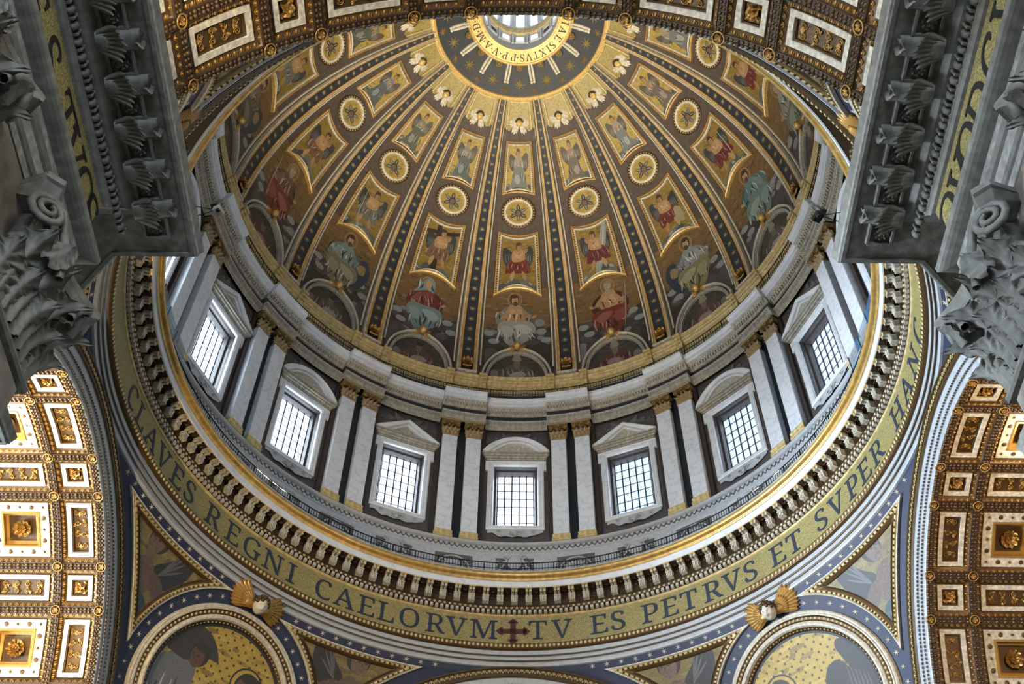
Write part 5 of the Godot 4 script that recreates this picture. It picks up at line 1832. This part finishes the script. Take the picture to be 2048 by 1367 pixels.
func build_vault(az: float, cells: Array, label: String) -> void:
	var back := Geo.new()
	back.grid([curve(func(t): return vault(lerpf(-91, 91, t), -0.05, 0.5), 60), curve(func(t): return vault(lerpf(-91, 91, t), 45.0, 0.5), 60)])
	back.loft([curve(func(t): return vault(lerpf(-91, 91, t), -0.02, 0.5), 60), curve(func(t): return vault(lerpf(-91, 91, t), -0.02, 0.0), 60)])
	var c := struct(obj("ceiling", back.mesh(), M.brown_stucco, self, turn(az)), label)
	if cells.is_empty():
		return
	var rows := [[1.1, 2.2], [4.08, 3.76]]
	var berries := []
	for cell in cells:
		var tc: float = (cell[0] + cell[1]) / 2
		var dth: float = cell[1] - cell[0]
		for row in rows:
			var ds: float = row[1]
			var wide := dth > 15.0
			var deep := ds > 3.0
			var key := "%d%d" % [int(wide), int(deep)]
			var x := Transform3D(Basis.IDENTITY, Vector3(0, VY, -row[0])) * Transform3D(Basis(Vector3.BACK, -deg_to_rad(tc)), Vector3.ZERO) * Transform3D(Basis.IDENTITY, Vector3(0, -VY, 0))
			var p := part("coffer", c, x)
			obj("rib", keep("cr" + key, func():
				var g := Geo.new()
				g.loft([coffer_loop(dth, ds, 0.0, 0.0), coffer_loop(dth, ds, 0.15, 0.0), coffer_loop(dth, ds, 0.16, -0.04), coffer_loop(dth, ds, 0.19, -0.04), coffer_loop(dth, ds, 0.2, 0.05)], true)
				return g.mesh()), M.brown_stucco, p)
			obj("egg_slope", keep("ce" + key, func():
				var g := Geo.new()
				g.loft([coffer_loop(dth, ds, 0.2, 0.05), coffer_loop(dth, ds, 0.24, 0.12), coffer_loop(dth, ds, 0.42, 0.2), coffer_loop(dth, ds, 0.46, 0.16)], true)
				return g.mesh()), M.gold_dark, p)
			var eggs: Array = []
			var hw := VR * deg_to_rad(dth) / 2 - 0.34
			var hs := ds / 2 - 0.34
			var nw := maxi(3, int(hw * 2 / 0.3))
			var ns := maxi(3, int(hs * 2 / 0.3))
			for i in nw:
				for s in [-1.0, 1.0]:
					var th := rad_to_deg(lerpf(-hw, hw, (i + 0.5) / nw) / VR)
					eggs.append(vault_frame(th, s * (hs + 0.1), 0.12) * Transform3D(Basis(Vector3.BACK, 0.0 if s < 0 else PI), Vector3.ZERO).scaled_local(Vector3.ONE * 0.27) * Transform3D(Basis.IDENTITY, Vector3(0, 0.5 + 0.1, 0)))
			for i in ns:
				for s in [-1.0, 1.0]:
					var th := rad_to_deg(s * (hw + 0.1) / VR)
					eggs.append(vault_frame(th, lerpf(-hs, hs, (i + 0.5) / ns), 0.12) * Transform3D(Basis(Vector3.BACK, s * PI / 2), Vector3.ZERO).scaled_local(Vector3.ONE * 0.27) * Transform3D(Basis.IDENTITY, Vector3(0, 0.5 + 0.1, 0)))
			many("egg_and_dart", keep("egg", func(): return egg().mesh()), M.gold, eggs, p)
			if not (wide and deep):
				obj("white_frame", keep("cw" + key, func():
					var g := Geo.new()
					g.loft([coffer_loop(dth, ds, 0.45, 0.2), coffer_loop(dth, ds, 0.46, 0.12), coffer_loop(dth, ds, 0.68, 0.12), coffer_loop(dth, ds, 0.69, 0.26)], true)
					return g.mesh()), M.stucco_white, p)
				obj("panel", keep("cp" + key, func():
					var g := Geo.new()
					g.loft([coffer_loop(dth, ds, 0.68, 0.2), coffer_loop(dth, ds, 0.74, 0.2), coffer_loop(dth, ds, 0.76, 0.3)], true)
					var s := ds / 2 - 0.74
					var h := dth / 2 - rad_to_deg(0.74 / VR)
					g.grid([curve(func(t): return vault(lerpf(-h, h, t), -s, 0.3), 8), curve(func(t): return vault(lerpf(-h, h, t), s, 0.3), 8)])
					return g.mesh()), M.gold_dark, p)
				obj("carved_ornament", keep("co" + key, func():
					var w := VR * deg_to_rad(dth) - 1.5
					var g := Geo.new()
					if wide or deep:
						g = scrolls(w, ds - 1.5)
					else:
						g.add(rosette(0.32, 4, 2), Transform3D())
						for i in 4:
							g.add(leaf(0.3, 0.22, 0.4, 3, 4, 5), Transform3D(Basis(Vector3.BACK, PI / 2 * i + PI / 4), Vector3(cos(PI / 2 * i + PI * 0.75), sin(PI / 2 * i + PI * 0.75), 0) * 0.12))
					for q in g.v.size():        # bend it to the vault
						var v := g.v[q]
						g.v[q] = vault(-rad_to_deg(v.x / VR), v.y, 0.29 - v.z * 1.4)
					for q in g.n.size():
						var v := g.n[q]
						g.n[q] = Vector3(-v.x, -v.z, -v.y)
					return g.mesh()), M.gold, p)
			else:
				obj("white_field", keep("cww", func():
					var g := Geo.new()
					g.loft([coffer_loop(dth, ds, 0.45, 0.2), coffer_loop(dth, ds, 0.46, 0.12), coffer_loop(dth, ds, 0.93, 0.12)], true)
					return g.mesh()), M.stucco_white, p)
				obj("gilt_steps", keep("cws", func():
					var g := Geo.new()
					g.loft([coffer_loop(dth, ds, 0.92, 0.12), coffer_loop(dth, ds, 0.93, 0.06), coffer_loop(dth, ds, 1.03, 0.06), coffer_loop(dth, ds, 1.04, 0.3), coffer_loop(dth, ds, 1.2, 0.32), coffer_loop(dth, ds, 1.21, 0.45)], true)
					return g.mesh()), M.gold, p)
				obj("inner_panel", keep("cwi", func():
					var g := Geo.new()
					var s := ds / 2 - 1.2
					var h := dth / 2 - rad_to_deg(1.2 / VR)
					g.grid([curve(func(t): return vault(lerpf(-h, h, t), -s, 0.45), 8), curve(func(t): return vault(lerpf(-h, h, t), s, 0.45), 8)])
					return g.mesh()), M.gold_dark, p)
				if not (absf(tc) < 1.0 and az != 180.0):
					obj("rosette", keep("cwr", func(): return rosette(0.62, 10, 3).mesh()), M.gold, p, vault_frame(0, 0, 0.42))
				for i in 16:
					var e := i / 4
					var u := (i % 4) / 4.0 * 2 - 1
					var q: Vector2 = [Vector2(u, -1), Vector2(1, u), Vector2(-u, 1), Vector2(-1, -u)][e]
					var at := vault_frame(rad_to_deg(q.x * 1.15 / VR), q.y * 1.16, 0.118)
					if i % 2 == 0:
						obj("star_inlay", keep("star8", func(): return star(1.0).mesh()), M.gold_dark, p, at.scaled_local(Vector3(0.17, 0.17, 0.17)))
					else:
						obj("disc_inlay", keep("cdisc", func():
							var g := Geo.new()
							g.ball(Vector3.ZERO, Vector3(0.13, 0.13, 0.03), 12, 4)
							return g.mesh()), M.gold_dark, p, at)
			# garland along the ribs
			var arc := VR * deg_to_rad(dth)
			var kk := int(arc / 0.2)
			for i in kk:
				for j in 2:
					var th := tc + rad_to_deg((arc * ((i + 0.5) / kk - 0.5)) / VR)
					berries.append(vault_frame(th, row[0] - ds / 2 + (j - 0.5) * 0.15 + 0.0, -0.01).scaled_local(Vector3.ONE * (0.075 + 0.02 * sin(i * 2.3 + j))))
			kk = int(ds / 0.2)
			for i in kk:
				for j in 2:
					berries.append(vault_frame(cell[0] + rad_to_deg((j - 0.5) * 0.15 / VR), row[0] + ds * ((i + 0.5) / kk - 0.5), -0.01).scaled_local(Vector3.ONE * (0.075 + 0.02 * sin(i * 2.9 + j))))
	many("garland", C.bead, M.gold_dark, berries, c)
	for s in [0.0, 2.2, 5.96]:
		for cell in cells:
			obj("ring_boss", keep("rboss", func():
				var g := Geo.new()
				g.tube(curve(func(t): return Vector3(cos(TAU * t), sin(TAU * t), 0.25) * 0.235, 24), 0.03, 5)
				g.add(rosette(0.17, 5, 1), Transform3D(Basis.IDENTITY, Vector3(0, 0, 0.03)))
				return g.mesh()), M.gold, c, vault_frame(cell[0], s, -0.02))

func coffer_lamp(az: float, label: String, e: float) -> void:
	var at := vault(0, 4.08, -0.05)
	var r := root("coffer_lamp", at, az)
	tag(r, label, "lamp", "lamps hung in the crown coffers")
	obj("dish", keep("ldish", func():
		var g := Geo.new()
		var L := []
		for p in [[0.05, 0.42], [0.55, 0.3], [0.62, 0.0], [0.58, 0.0], [0.52, 0.2]]:
			L.append(curve(func(t): return at + Vector3(cos(TAU * t) * p[0], p[1], sin(TAU * t) * p[0]), 32))
		g.loft(L)
		return g.mesh()), M.travertine, r)
	for i in 7:
		var q := Vector3.ZERO if i == 0 else Vector3(cos(TAU * i / 6), 0, sin(TAU * i / 6)) * 0.34
		obj("lit_bulb", keep("lbulb", func():
			var g := Geo.new()
			g.ball(Vector3.ZERO, Vector3(0.14, 0.11, 0.14), 10, 8)
			return g.mesh()), M.lamp_lens, r, Transform3D(Basis.IDENTITY, at + q))
	var l := OmniLight3D.new()
	l.name = "coffer_lamp_light"
	l.light_color = Color(1.0, 0.92, 0.78)
	l.light_energy = e
	l.light_size = 0.45
	l.omni_range = 80.0
	l.omni_attenuation = 2.0
	l.shadow_enabled = true
	l.position = turn(az) * (at + Vector3(0, -0.55, 0))
	add_child(l)

# ---------------------------------------------------------------- piers: walls, entablatures, capitals
const PATH := [Vector2(12.1, 66), Vector2(12.1, 19.9), Vector2(13.3, 19.9), Vector2(19.9, 13.3), Vector2(19.9, 12.1), Vector2(66, 12.1)]

func sweep(prof: Array) -> Geo:
	var g := Geo.new()
	var L := []
	for p in prof:
		var c := PackedVector3Array()
		for i in PATH.size():
			var n1 := Vector2.ZERO
			var n2 := Vector2.ZERO
			if i > 0:
				var d: Vector2 = (PATH[i] - PATH[i - 1]).normalized()
				n1 = Vector2(d.y, -d.x)
			if i < PATH.size() - 1:
				var d: Vector2 = (PATH[i + 1] - PATH[i]).normalized()
				n2 = Vector2(d.y, -d.x)
			if n1 == Vector2.ZERO: n1 = n2
			if n2 == Vector2.ZERO: n2 = n1
			var m := (n1 + n2) / (1.0 + n1.dot(n2))
			var q: Vector2 = PATH[i] + m * p[0]
			c.append(Vector3(q.x, p[1], q.y))
		L.append(c)
	for i in L.size() - 1:
		for j in PATH.size() - 1:
			g.quad(L[i][j], L[i][j + 1], L[i + 1][j + 1], L[i + 1][j])
	return g

func big_capital(r: Node3D, x: Transform3D) -> void:     # x: base centre on the wall, z out of it, y up; about 4 wide, 3.7 high
	obj("bell", keep("bcbell", func():
		var g := Geo.new()
		g.box(Transform3D(Basis.IDENTITY, Vector3(0, 1.6, 0.1)), Vector3(1.4, 1.75, 0.35), 0.05)
		g.box(Transform3D(Basis.IDENTITY, Vector3(0, -0.1, 0.12)), Vector3(1.55, 0.1, 0.45), 0.06)
		return g.mesh()), M.nave_stone, r, x)
	for row in 2:
		var k := 5 - row
		for i in k:
			var u := (i - (k - 1) / 2.0)
			var yaw := u * 0.32
			obj("acanthus_leaf", keep("bcleaf%d" % row, func():
				var g := leaf(1.75 if row == 0 else 2.75, 0.95 if row == 0 else 1.0, 1.05, 6, 18, 36)
				var rib := PackedVector3Array()
				for q in 8:
					var t := q / 7.0
					rib.append(Vector3(0, (1.7 if row == 0 else 2.7) * t * 0.9, 0.14 + 0.3 * t * t))
				g.tube(rib, 0.05, 5, false, 0.6)
				return g.mesh()), M.nave_stone, r, x * Transform3D(Basis(Vector3.UP, yaw), Vector3(u * (0.72 if row == 0 else 0.74), 0.0, 0.5 - absf(u) * 0.12)))
	for s in [-1.0, 1.0]:
		obj("volute", keep("bcvol%s" % s, func():
			var g := Geo.new()
			spiral(g, Vector3(0, 0, 0), 0.5, 2.0, -s, 0.13, PI / 2, 0.12)
			g.tube(PackedVector3Array([Vector3(-s * 1.1, -1.2, -0.5), Vector3(-s * 0.8, -0.3, -0.3), Vector3(-s * 0.35, 0.35, -0.05), Vector3(0, 0.5, 0)]), 0.12, 6)
			g.add(leaf(0.9, 0.6, 0.8, 4, 8, 10), Transform3D(Basis(Vector3.BACK, s * 0.5), Vector3(-s * 0.6, -1.2, -0.2)))
			return g.mesh()), M.nave_stone, r, x * Transform3D(Basis(Vector3.UP, s * 0.75), Vector3(s * 1.72, 2.72, 0.85)))
		obj("inner_scroll", keep("bcin%s" % s, func():
			var g := Geo.new()
			spiral(g, Vector3(0, 0, 0), 0.32, 1.8, s, 0.09, PI / 2, 0.08)
			return g.mesh()), M.nave_stone, r, x * Transform3D(Basis.IDENTITY, Vector3(s * 0.4, 2.75, 0.62)))
	obj("abacus", keep("bcab", func():
		var g := Geo.new()
		var L := []
		for p in [[0.80, 3.14], [0.86, 3.2], [0.96, 3.42], [1.0, 3.45], [1.0, 3.66], [0.97, 3.7]]:
			var c := PackedVector3Array([Vector3(-2.0, p[1], -0.2), Vector3(-2.3 * p[0], p[1], 0.72 * p[0]), Vector3(-2.0 * p[0], p[1], 1.08 * p[0])])
			for i in 11:
				var u := (i + 1) / 12.0 * 2 - 1
				c.append(Vector3(2.0 * p[0] * u, p[1], (0.55 + 0.53 * u * u) * p[0]))
			c.append_array(PackedVector3Array([Vector3(2.0 * p[0], p[1], 1.08 * p[0]), Vector3(2.3 * p[0], p[1], 0.72 * p[0]), Vector3(2.0, p[1], -0.2)]))
			L.append(c)
		for i in L.size() - 1:
			for j in L[0].size() - 1:
				g.quad(L[i][j], L[i][j + 1], L[i + 1][j + 1], L[i + 1][j])
		for q in [0, L.size() - 1]:
			for j in L[0].size() - 1:
				g.tri(L[q][j], L[q][j + 1], Vector3(0, L[q][0].y, -0.2))
		return g.mesh()), M.nave_stone, r, x)
	obj("fleuron", keep("bcfl", func(): return rosette(0.42, 8, 3).mesh()), M.nave_stone, r, x * Transform3D(Basis.IDENTITY, Vector3(0, 3.35, 0.62)))

func build_piers() -> void:
	var wall := sweep([[0.0, 0.0], [0.0, 26.5]]).mesh()
	var lower := sweep([[0.0, 26.4], [0.0, 26.8]])
	var mid := [[0.0, 26.8], [0.05, 26.84], [0.02, 26.98], [0.06, 27.05]]
	var sets := [["fascia", [[0.0, 26.4], [0.0, 26.8]], "nave_marble"], ["fascia_moulding", [[0.0, 26.8], [0.06, 26.84], [0.03, 26.92], [0.09, 26.99], [0.06, 27.05]], "nave_stone"], ["fascia", [[0.06, 27.05], [0.06, 27.47]], "nave_marble"], ["fascia_moulding", [[0.06, 27.47], [0.14, 27.52], [0.1, 27.62], [0.18, 27.72], [0.12, 27.8]], "nave_stone"], ["fascia", [[0.12, 27.8], [0.12, 28.12]], "nave_marble"], ["crown_moulding", [[0.12, 28.12], [0.18, 28.13], [0.3, 28.15], [0.42, 28.2], [0.5, 28.26], [0.52, 28.3], [0.52, 28.48], [0.0, 28.52]], "nave_stone"],
		["mosaic_frieze", [[0.0, 28.52], [0.0, 30.68]], "frieze_mosaic"], ["bed_moulding", [[0.0, 30.68], [0.1, 30.7], [0.16, 30.8], [0.22, 30.84], [0.22, 31.2], [0.42, 31.22], [0.5, 31.3], [0.62, 31.4], [0.74, 31.44], [0.78, 31.47]], "nave_stone"], ["soffit", [[0.78, 31.47], [2.08, 31.47]], "nave_stone"], ["cornice_lip", [[2.08, 31.47], [2.08, 31.38], [2.2, 31.38], [2.2, 31.46]], "nave_stone"], ["lip_fillet", [[2.2, 31.46], [2.26, 31.48], [2.27, 31.62]], "nave_marble"], ["cornice_top", [[2.27, 31.62], [2.3, 31.72], [2.34, 31.86], [2.34, 31.96], [0.0, 32.02], [-1.0, 32.02]], "nave_stone"]]
	var meshes := []
	for s in sets:
		meshes.append(sweep(s[1]).mesh())
	for k in 4:
		var x := Transform3D(Basis(Vector3.UP, PI / 2 * k), Vector3.ZERO)
		var w := struct(obj("wall_pier", wall, M.plain_wall, self, x), "tall crossing pier carrying the arches")
		var t := struct(obj("trim_nave_entablature", meshes[0], M.nave_marble, self, x), "dark shaded nave entablature with gold lettered frieze")
		for i in range(1, sets.size()):
			obj(sets[i][0], meshes[i], M[sets[i][2]], t)
		if k == 0 or k == 3:       # the two piers beside the viewer: k = 0 at +x, k = 3 at -x; their nave faces
			var sx := 1.0 if k == 0 else -1.0
			var inv := x.affine_inverse()
			var face := func(z: float, y: float, out: float) -> Transform3D:      # on the nave face: z axis out of the wall, x along it, y up
				return inv * Transform3D(Basis(Vector3(0, 0, sx), Vector3.UP, Vector3(-sx, 0, 0)), Vector3(sx * (12.1 - out), y, z))
			for i in 11:
				var z := 18.75 + 1.31 * i
				var p := part("soffit_coffer", t, face.call(z, 31.47, 1.18))
				obj("coffer_frame", keep("ncf", func():
					var g := Geo.new()
					for f in [[0.0, -0.36, 0.36, 0.05], [0.0, 0.36, 0.36, 0.05]]:
						g.box(Transform3D(Basis.IDENTITY, Vector3(f[0], -0.06, f[1])), Vector3(f[2], 0.08, f[3]), 0.015)
						g.box(Transform3D(Basis.IDENTITY, Vector3(f[1], -0.06, f[0])), Vector3(f[3], 0.08, f[2]), 0.015)
					return g.mesh()), M.nave_stone, p)
				obj("rosette", keep("ncr", func(): return rosette(0.29, 8, 2).mesh()), M.nave_stone, p, Transform3D(Basis(Vector3.RIGHT, PI / 2), Vector3(0, 0.0, 0)))
				p = part("modillion", t, face.call(z + 0.655, 31.47, 1.2))
				obj("bracket", keep("nmb", func():
					var g := Geo.new()
					var L := []
					for q in 9:
						var u := q / 8.0
						var zz := -0.5 + 1.15 * u
						var drop := 0.34 - 0.16 * u + 0.07 * sin(u * 6.0)
						L.append(PackedVector3Array([Vector3(-0.27, 0, zz), Vector3(-0.27, -drop, zz), Vector3(-0.1, -drop - 0.04, zz), Vector3(0.1, -drop - 0.04, zz), Vector3(0.27, -drop, zz), Vector3(0.27, 0, zz)]))
					g.loft(L)
					g.quad(L[8][0], L[8][1], L[8][4], L[8][5])
					return g.mesh()), M.nave_stone, p)
				obj("leaf", keep("nml", func():
					var g := Geo.new()
					for q in 7:
						var u := q - 3
						g.add(leaf(1.0 - 0.07 * absi(u), 0.17, 0.45, 3, 4, 9), Transform3D(Basis(Vector3(1, 0, 0), Vector3(0, 0, 1), Vector3(0, -1, 0)) * Basis(Vector3.BACK, -u * 0.12), Vector3(u * 0.082, -0.34, -0.45)))
					return g.mesh()), M.nave_stone, p)
				obj("front_leaf", keep("nmf", func(): return leaf(0.34, 0.4, 0.9, 3, 6, 7).mesh()), M.nave_stone, p, Transform3D(Basis(Vector3.RIGHT, PI), Vector3(0, -0.02, 0.66)))
			for i in 32:
				obj("dentil", keep("ndent", func():
					var g := Geo.new()
					g.ball(Vector3(0, -0.02, 0.03), Vector3(0.13, 0.18, 0.14), 8, 6)
					g.box(Transform3D(Basis.IDENTITY, Vector3(0.2, 0.0, 0.05)), Vector3(0.035, 0.17, 0.09), 0.02)
					return g.mesh()), M.nave_stone, t, face.call(19.0 + 0.44 * i, 31.02, 0.24))
			var text := [["E", 26.35], ["S", 24.85], ["T", 23.15], ["V", 22.15], ["O", 20.95], ["S", 20.2]] if sx < 0 else [["Q", 20.4], ["V", 21.6], ["O", 22.55], ["D", 23.75], ["C", 25.0], ["V", 26.4]]
			for q in text:
				letter(q[0], 1.42, "letter_black", t, face.call(q[1], 29.62, 0.02))
	# great pilasters of the nave and their capitals
	for sx in [-1.0, 1.0]:
		var sd := side(sx)
		for s in [[0, "nearest the crossing", 21.0], [1, "second from the crossing", 27.2], [2, "on the slanted pier face", 0.0]]:
			var x := Transform3D(Basis(Vector3(0, 0, sx), Vector3.UP, Vector3(-sx, 0, 0)), Vector3(sx * 12.1, 22.72, s[2]))
			if s[0] == 2:
				x = Transform3D(Basis(Vector3(-sx * -0.7071, 0, -0.7071), Vector3.UP, Vector3(-sx * 0.7071, 0, -0.7071)), Vector3(sx * 16.6, 22.72, 16.6))
				x.basis = Basis(Vector3.UP.cross(x.basis.z), Vector3.UP, x.basis.z)
			var r := Node3D.new()
			r.name = "capital"
			r.transform = Transform3D(Basis.IDENTITY, x.origin)
			r.set_meta("off", x.origin)
			add_child(r, true)
			tag(r, "dark leafy column capital under the entablature, %s, %s" % [s[1], sd], "capital", "dark nave capitals")
			big_capital(r, x)
			var sh := Geo.new()
			sh.box(x * Transform3D(Basis.IDENTITY, Vector3(0, -11.4, 0.1)), Vector3(1.42, 11.2, 0.3), 0.06)
			struct(obj("trim_shaft", sh.mesh(), M.plain_wall), "plain shaft of a giant nave pilaster")
		# watching cameras on stalks from the cornice lip
		var cam := root("security_camera", Vector3(sx * 9.7, 31.9, 19.0))
		tag(cam, "small camera on a thin stalk at the cornice edge, %s" % sd, "camera", "cameras on the cornices")
		var tip := Vector3(sx * 9.2, 32.0, 19.0)
		obj("stalk", keep("stalk%s" % sx, func():
			var g := Geo.new()
			g.tube(PackedVector3Array([Vector3(sx * 9.9, 31.9, 18.8), tip]), 0.014, 5)
			g.tube(PackedVector3Array([Vector3(sx * 9.9, 31.9, 19.2), tip]), 0.014, 5)
			return g.mesh()), M.iron, cam)
		obj("body", keep("cbody%s" % sx, func():
			var g := Geo.new()
			g.box(Transform3D(Basis(Vector3.UP, 0.4 * sx), tip + Vector3(-sx * 0.08, -0.02, -0.03)), Vector3(0.12, 0.09, 0.17), 0.03)
			return g.mesh()), M.travertine if sx < 0 else M.iron, cam)
		obj("lens", keep("clens%s" % sx, func():
			var g := Geo.new()
			g.ball(tip + Vector3(-sx * 0.1, -0.11, 0.05), Vector3(0.075, 0.06, 0.075), 10, 6)
			return g.mesh()), M.iron, cam)

func build_shell() -> void:
	var g := Geo.new()
	g.box(Transform3D(Basis.IDENTITY, Vector3(0, -0.25, 0)), Vector3(70, 0.25, 70))
	struct(obj("floor", g.mesh(), M.floor_marble), "pale marble floor")
	for k in 4:
		# end wall with three tall windows
		g = Geo.new()
		for q in [[-13.5, -8.9, 0, 45], [-5.1, -1.9, 0, 45], [1.9, 5.1, 0, 45], [8.9, 13.5, 0, 45], [-8.9, -5.1, 0, 14], [-8.9, -5.1, 26, 45], [5.1, 8.9, 0, 14], [5.1, 8.9, 26, 45], [-1.9, 1.9, 0, 14], [-1.9, 1.9, 30, 45]]:
			g.box(turn(90.0 * k) * Transform3D(Basis.IDENTITY, Vector3((q[0] + q[1]) / 2.0, (q[2] + q[3]) / 2.0, -66.3)), Vector3((q[1] - q[0]) / 2.0, (q[3] - q[2]) / 2.0, 0.3))
		var wall := struct(obj("wall_end", g.mesh(), M.plain_wall), "end wall of an arm of the church with three tall windows")
		var share: float = [0.03, 0.025, 0.08, 1.0][k]
		for i in 3:
			var hh := 16.0 if i == 1 else 12.0
			var x := turn(90.0 * k) * Transform3D(Basis.IDENTITY, Vector3(7.0 * (i - 1), 14.0 + hh / 2, -66.2))
			obj("lit_window_glass", keep("armglass%d" % int(hh), func():
				var q := Geo.new()
				q.box(Transform3D(), Vector3(1.9, hh / 2, 0.03))
				return q.mesh()), M.window_glow, wall, x)
			obj("window_bars", keep("armbars%d" % int(hh), func():
				var q := Geo.new()
				for b in 4:
					q.box(Transform3D(Basis.IDENTITY, Vector3((b - 1.5) * 1.0, 0, 0.1)), Vector3(0.05, hh / 2, 0.04))
				for b in 7:
					q.box(Transform3D(Basis.IDENTITY, Vector3(0, (b - 3) * hh / 7, 0.1)), Vector3(1.9, 0.04, 0.04))
				return q.mesh()), M.lead, wall, x)
			var li := AreaLight3D.new()
			li.name = "arm_window_daylight"
			li.area_size = Vector2(3.7, hh - 0.1)
			li.light_color = Color(0.86, 0.93, 1.0)
			li.light_energy = E_ARM * share * hh / 12.0
			li.area_range = 150.0
			li.shadow_enabled = true
			li.transform = x * Transform3D(Basis(Vector3.UP, PI), Vector3(0, 0, 0.2))
			add_child(li)

func nave_window(sx: float, s: float) -> void:      # a lunette window low in the nave vault, behind the viewer
	var x := turn(180.0) * vault_frame(sx * 62.0, s, 0.05)
	var w := struct(obj("window_lunette", keep("nlun", func():
		var g := Geo.new()
		for q in [[0.0, -2.1, 2.5, 0.12], [0.0, 2.1, 2.5, 0.12]]:
			g.box(Transform3D(Basis.IDENTITY, Vector3(q[0], q[1], 0.1)), Vector3(q[2], q[3], 0.2), 0.04)
			g.box(Transform3D(Basis.IDENTITY, Vector3(q[1] * 1.15, q[0], 0.1)), Vector3(q[3], 2.1, 0.2), 0.04)
		return g.mesh()), M.white_marble, self, x), "lunette window low in the nave vault")
	obj("lit_window_glass", keep("nlg", func():
		var g := Geo.new()
		g.box(Transform3D(), Vector3(2.4, 2.0, 0.02))
		return g.mesh()), M.window_glow, w)
	var li := AreaLight3D.new()
	li.name = "nave_window_daylight"
	li.area_size = Vector2(4.6, 3.9)
	li.light_color = Color(0.86, 0.93, 1.0) if sx > 0 else Color(1.0, 0.95, 0.85)
	li.light_energy = E_NAVE * (1.0 if sx > 0 else 0.4)
	li.area_range = 120.0
	li.shadow_enabled = true
	li.transform = x * Transform3D(Basis(Vector3.UP, PI), Vector3(0, 0, 0.06))
	add_child(li)

func vault_flood(az: float, sx: float, s: float, e: float, label: String, warm: Color) -> void:
	var at := turn(az) * Vector3(sx * 10.6, 32.1, -VE - s)
	var aim := (turn(az) * Vector3(-sx * 2.0, VY + VR, -VE - s + 0.6) - at).normalized()
	var x := Transform3D(Basis.looking_at(-aim, Vector3(0.3, 0.2, 0.5)), at)
	floodlight(x, label, "floodlights on the cornices", 0.3)
	var l := SpotLight3D.new()
	l.name = "vault_flood_light"
	l.light_color = warm
	l.light_energy = e
	l.light_size = 0.2
	l.spot_angle = 72.0
	l.spot_angle_attenuation = 0.8
	l.spot_range = 80.0
	l.spot_attenuation = 2.0
	l.shadow_enabled = true
	l.transform = Transform3D(Basis.looking_at(aim, Vector3(0.3, 0.2, 0.5)), at + aim * 0.4)
	add_child(l)
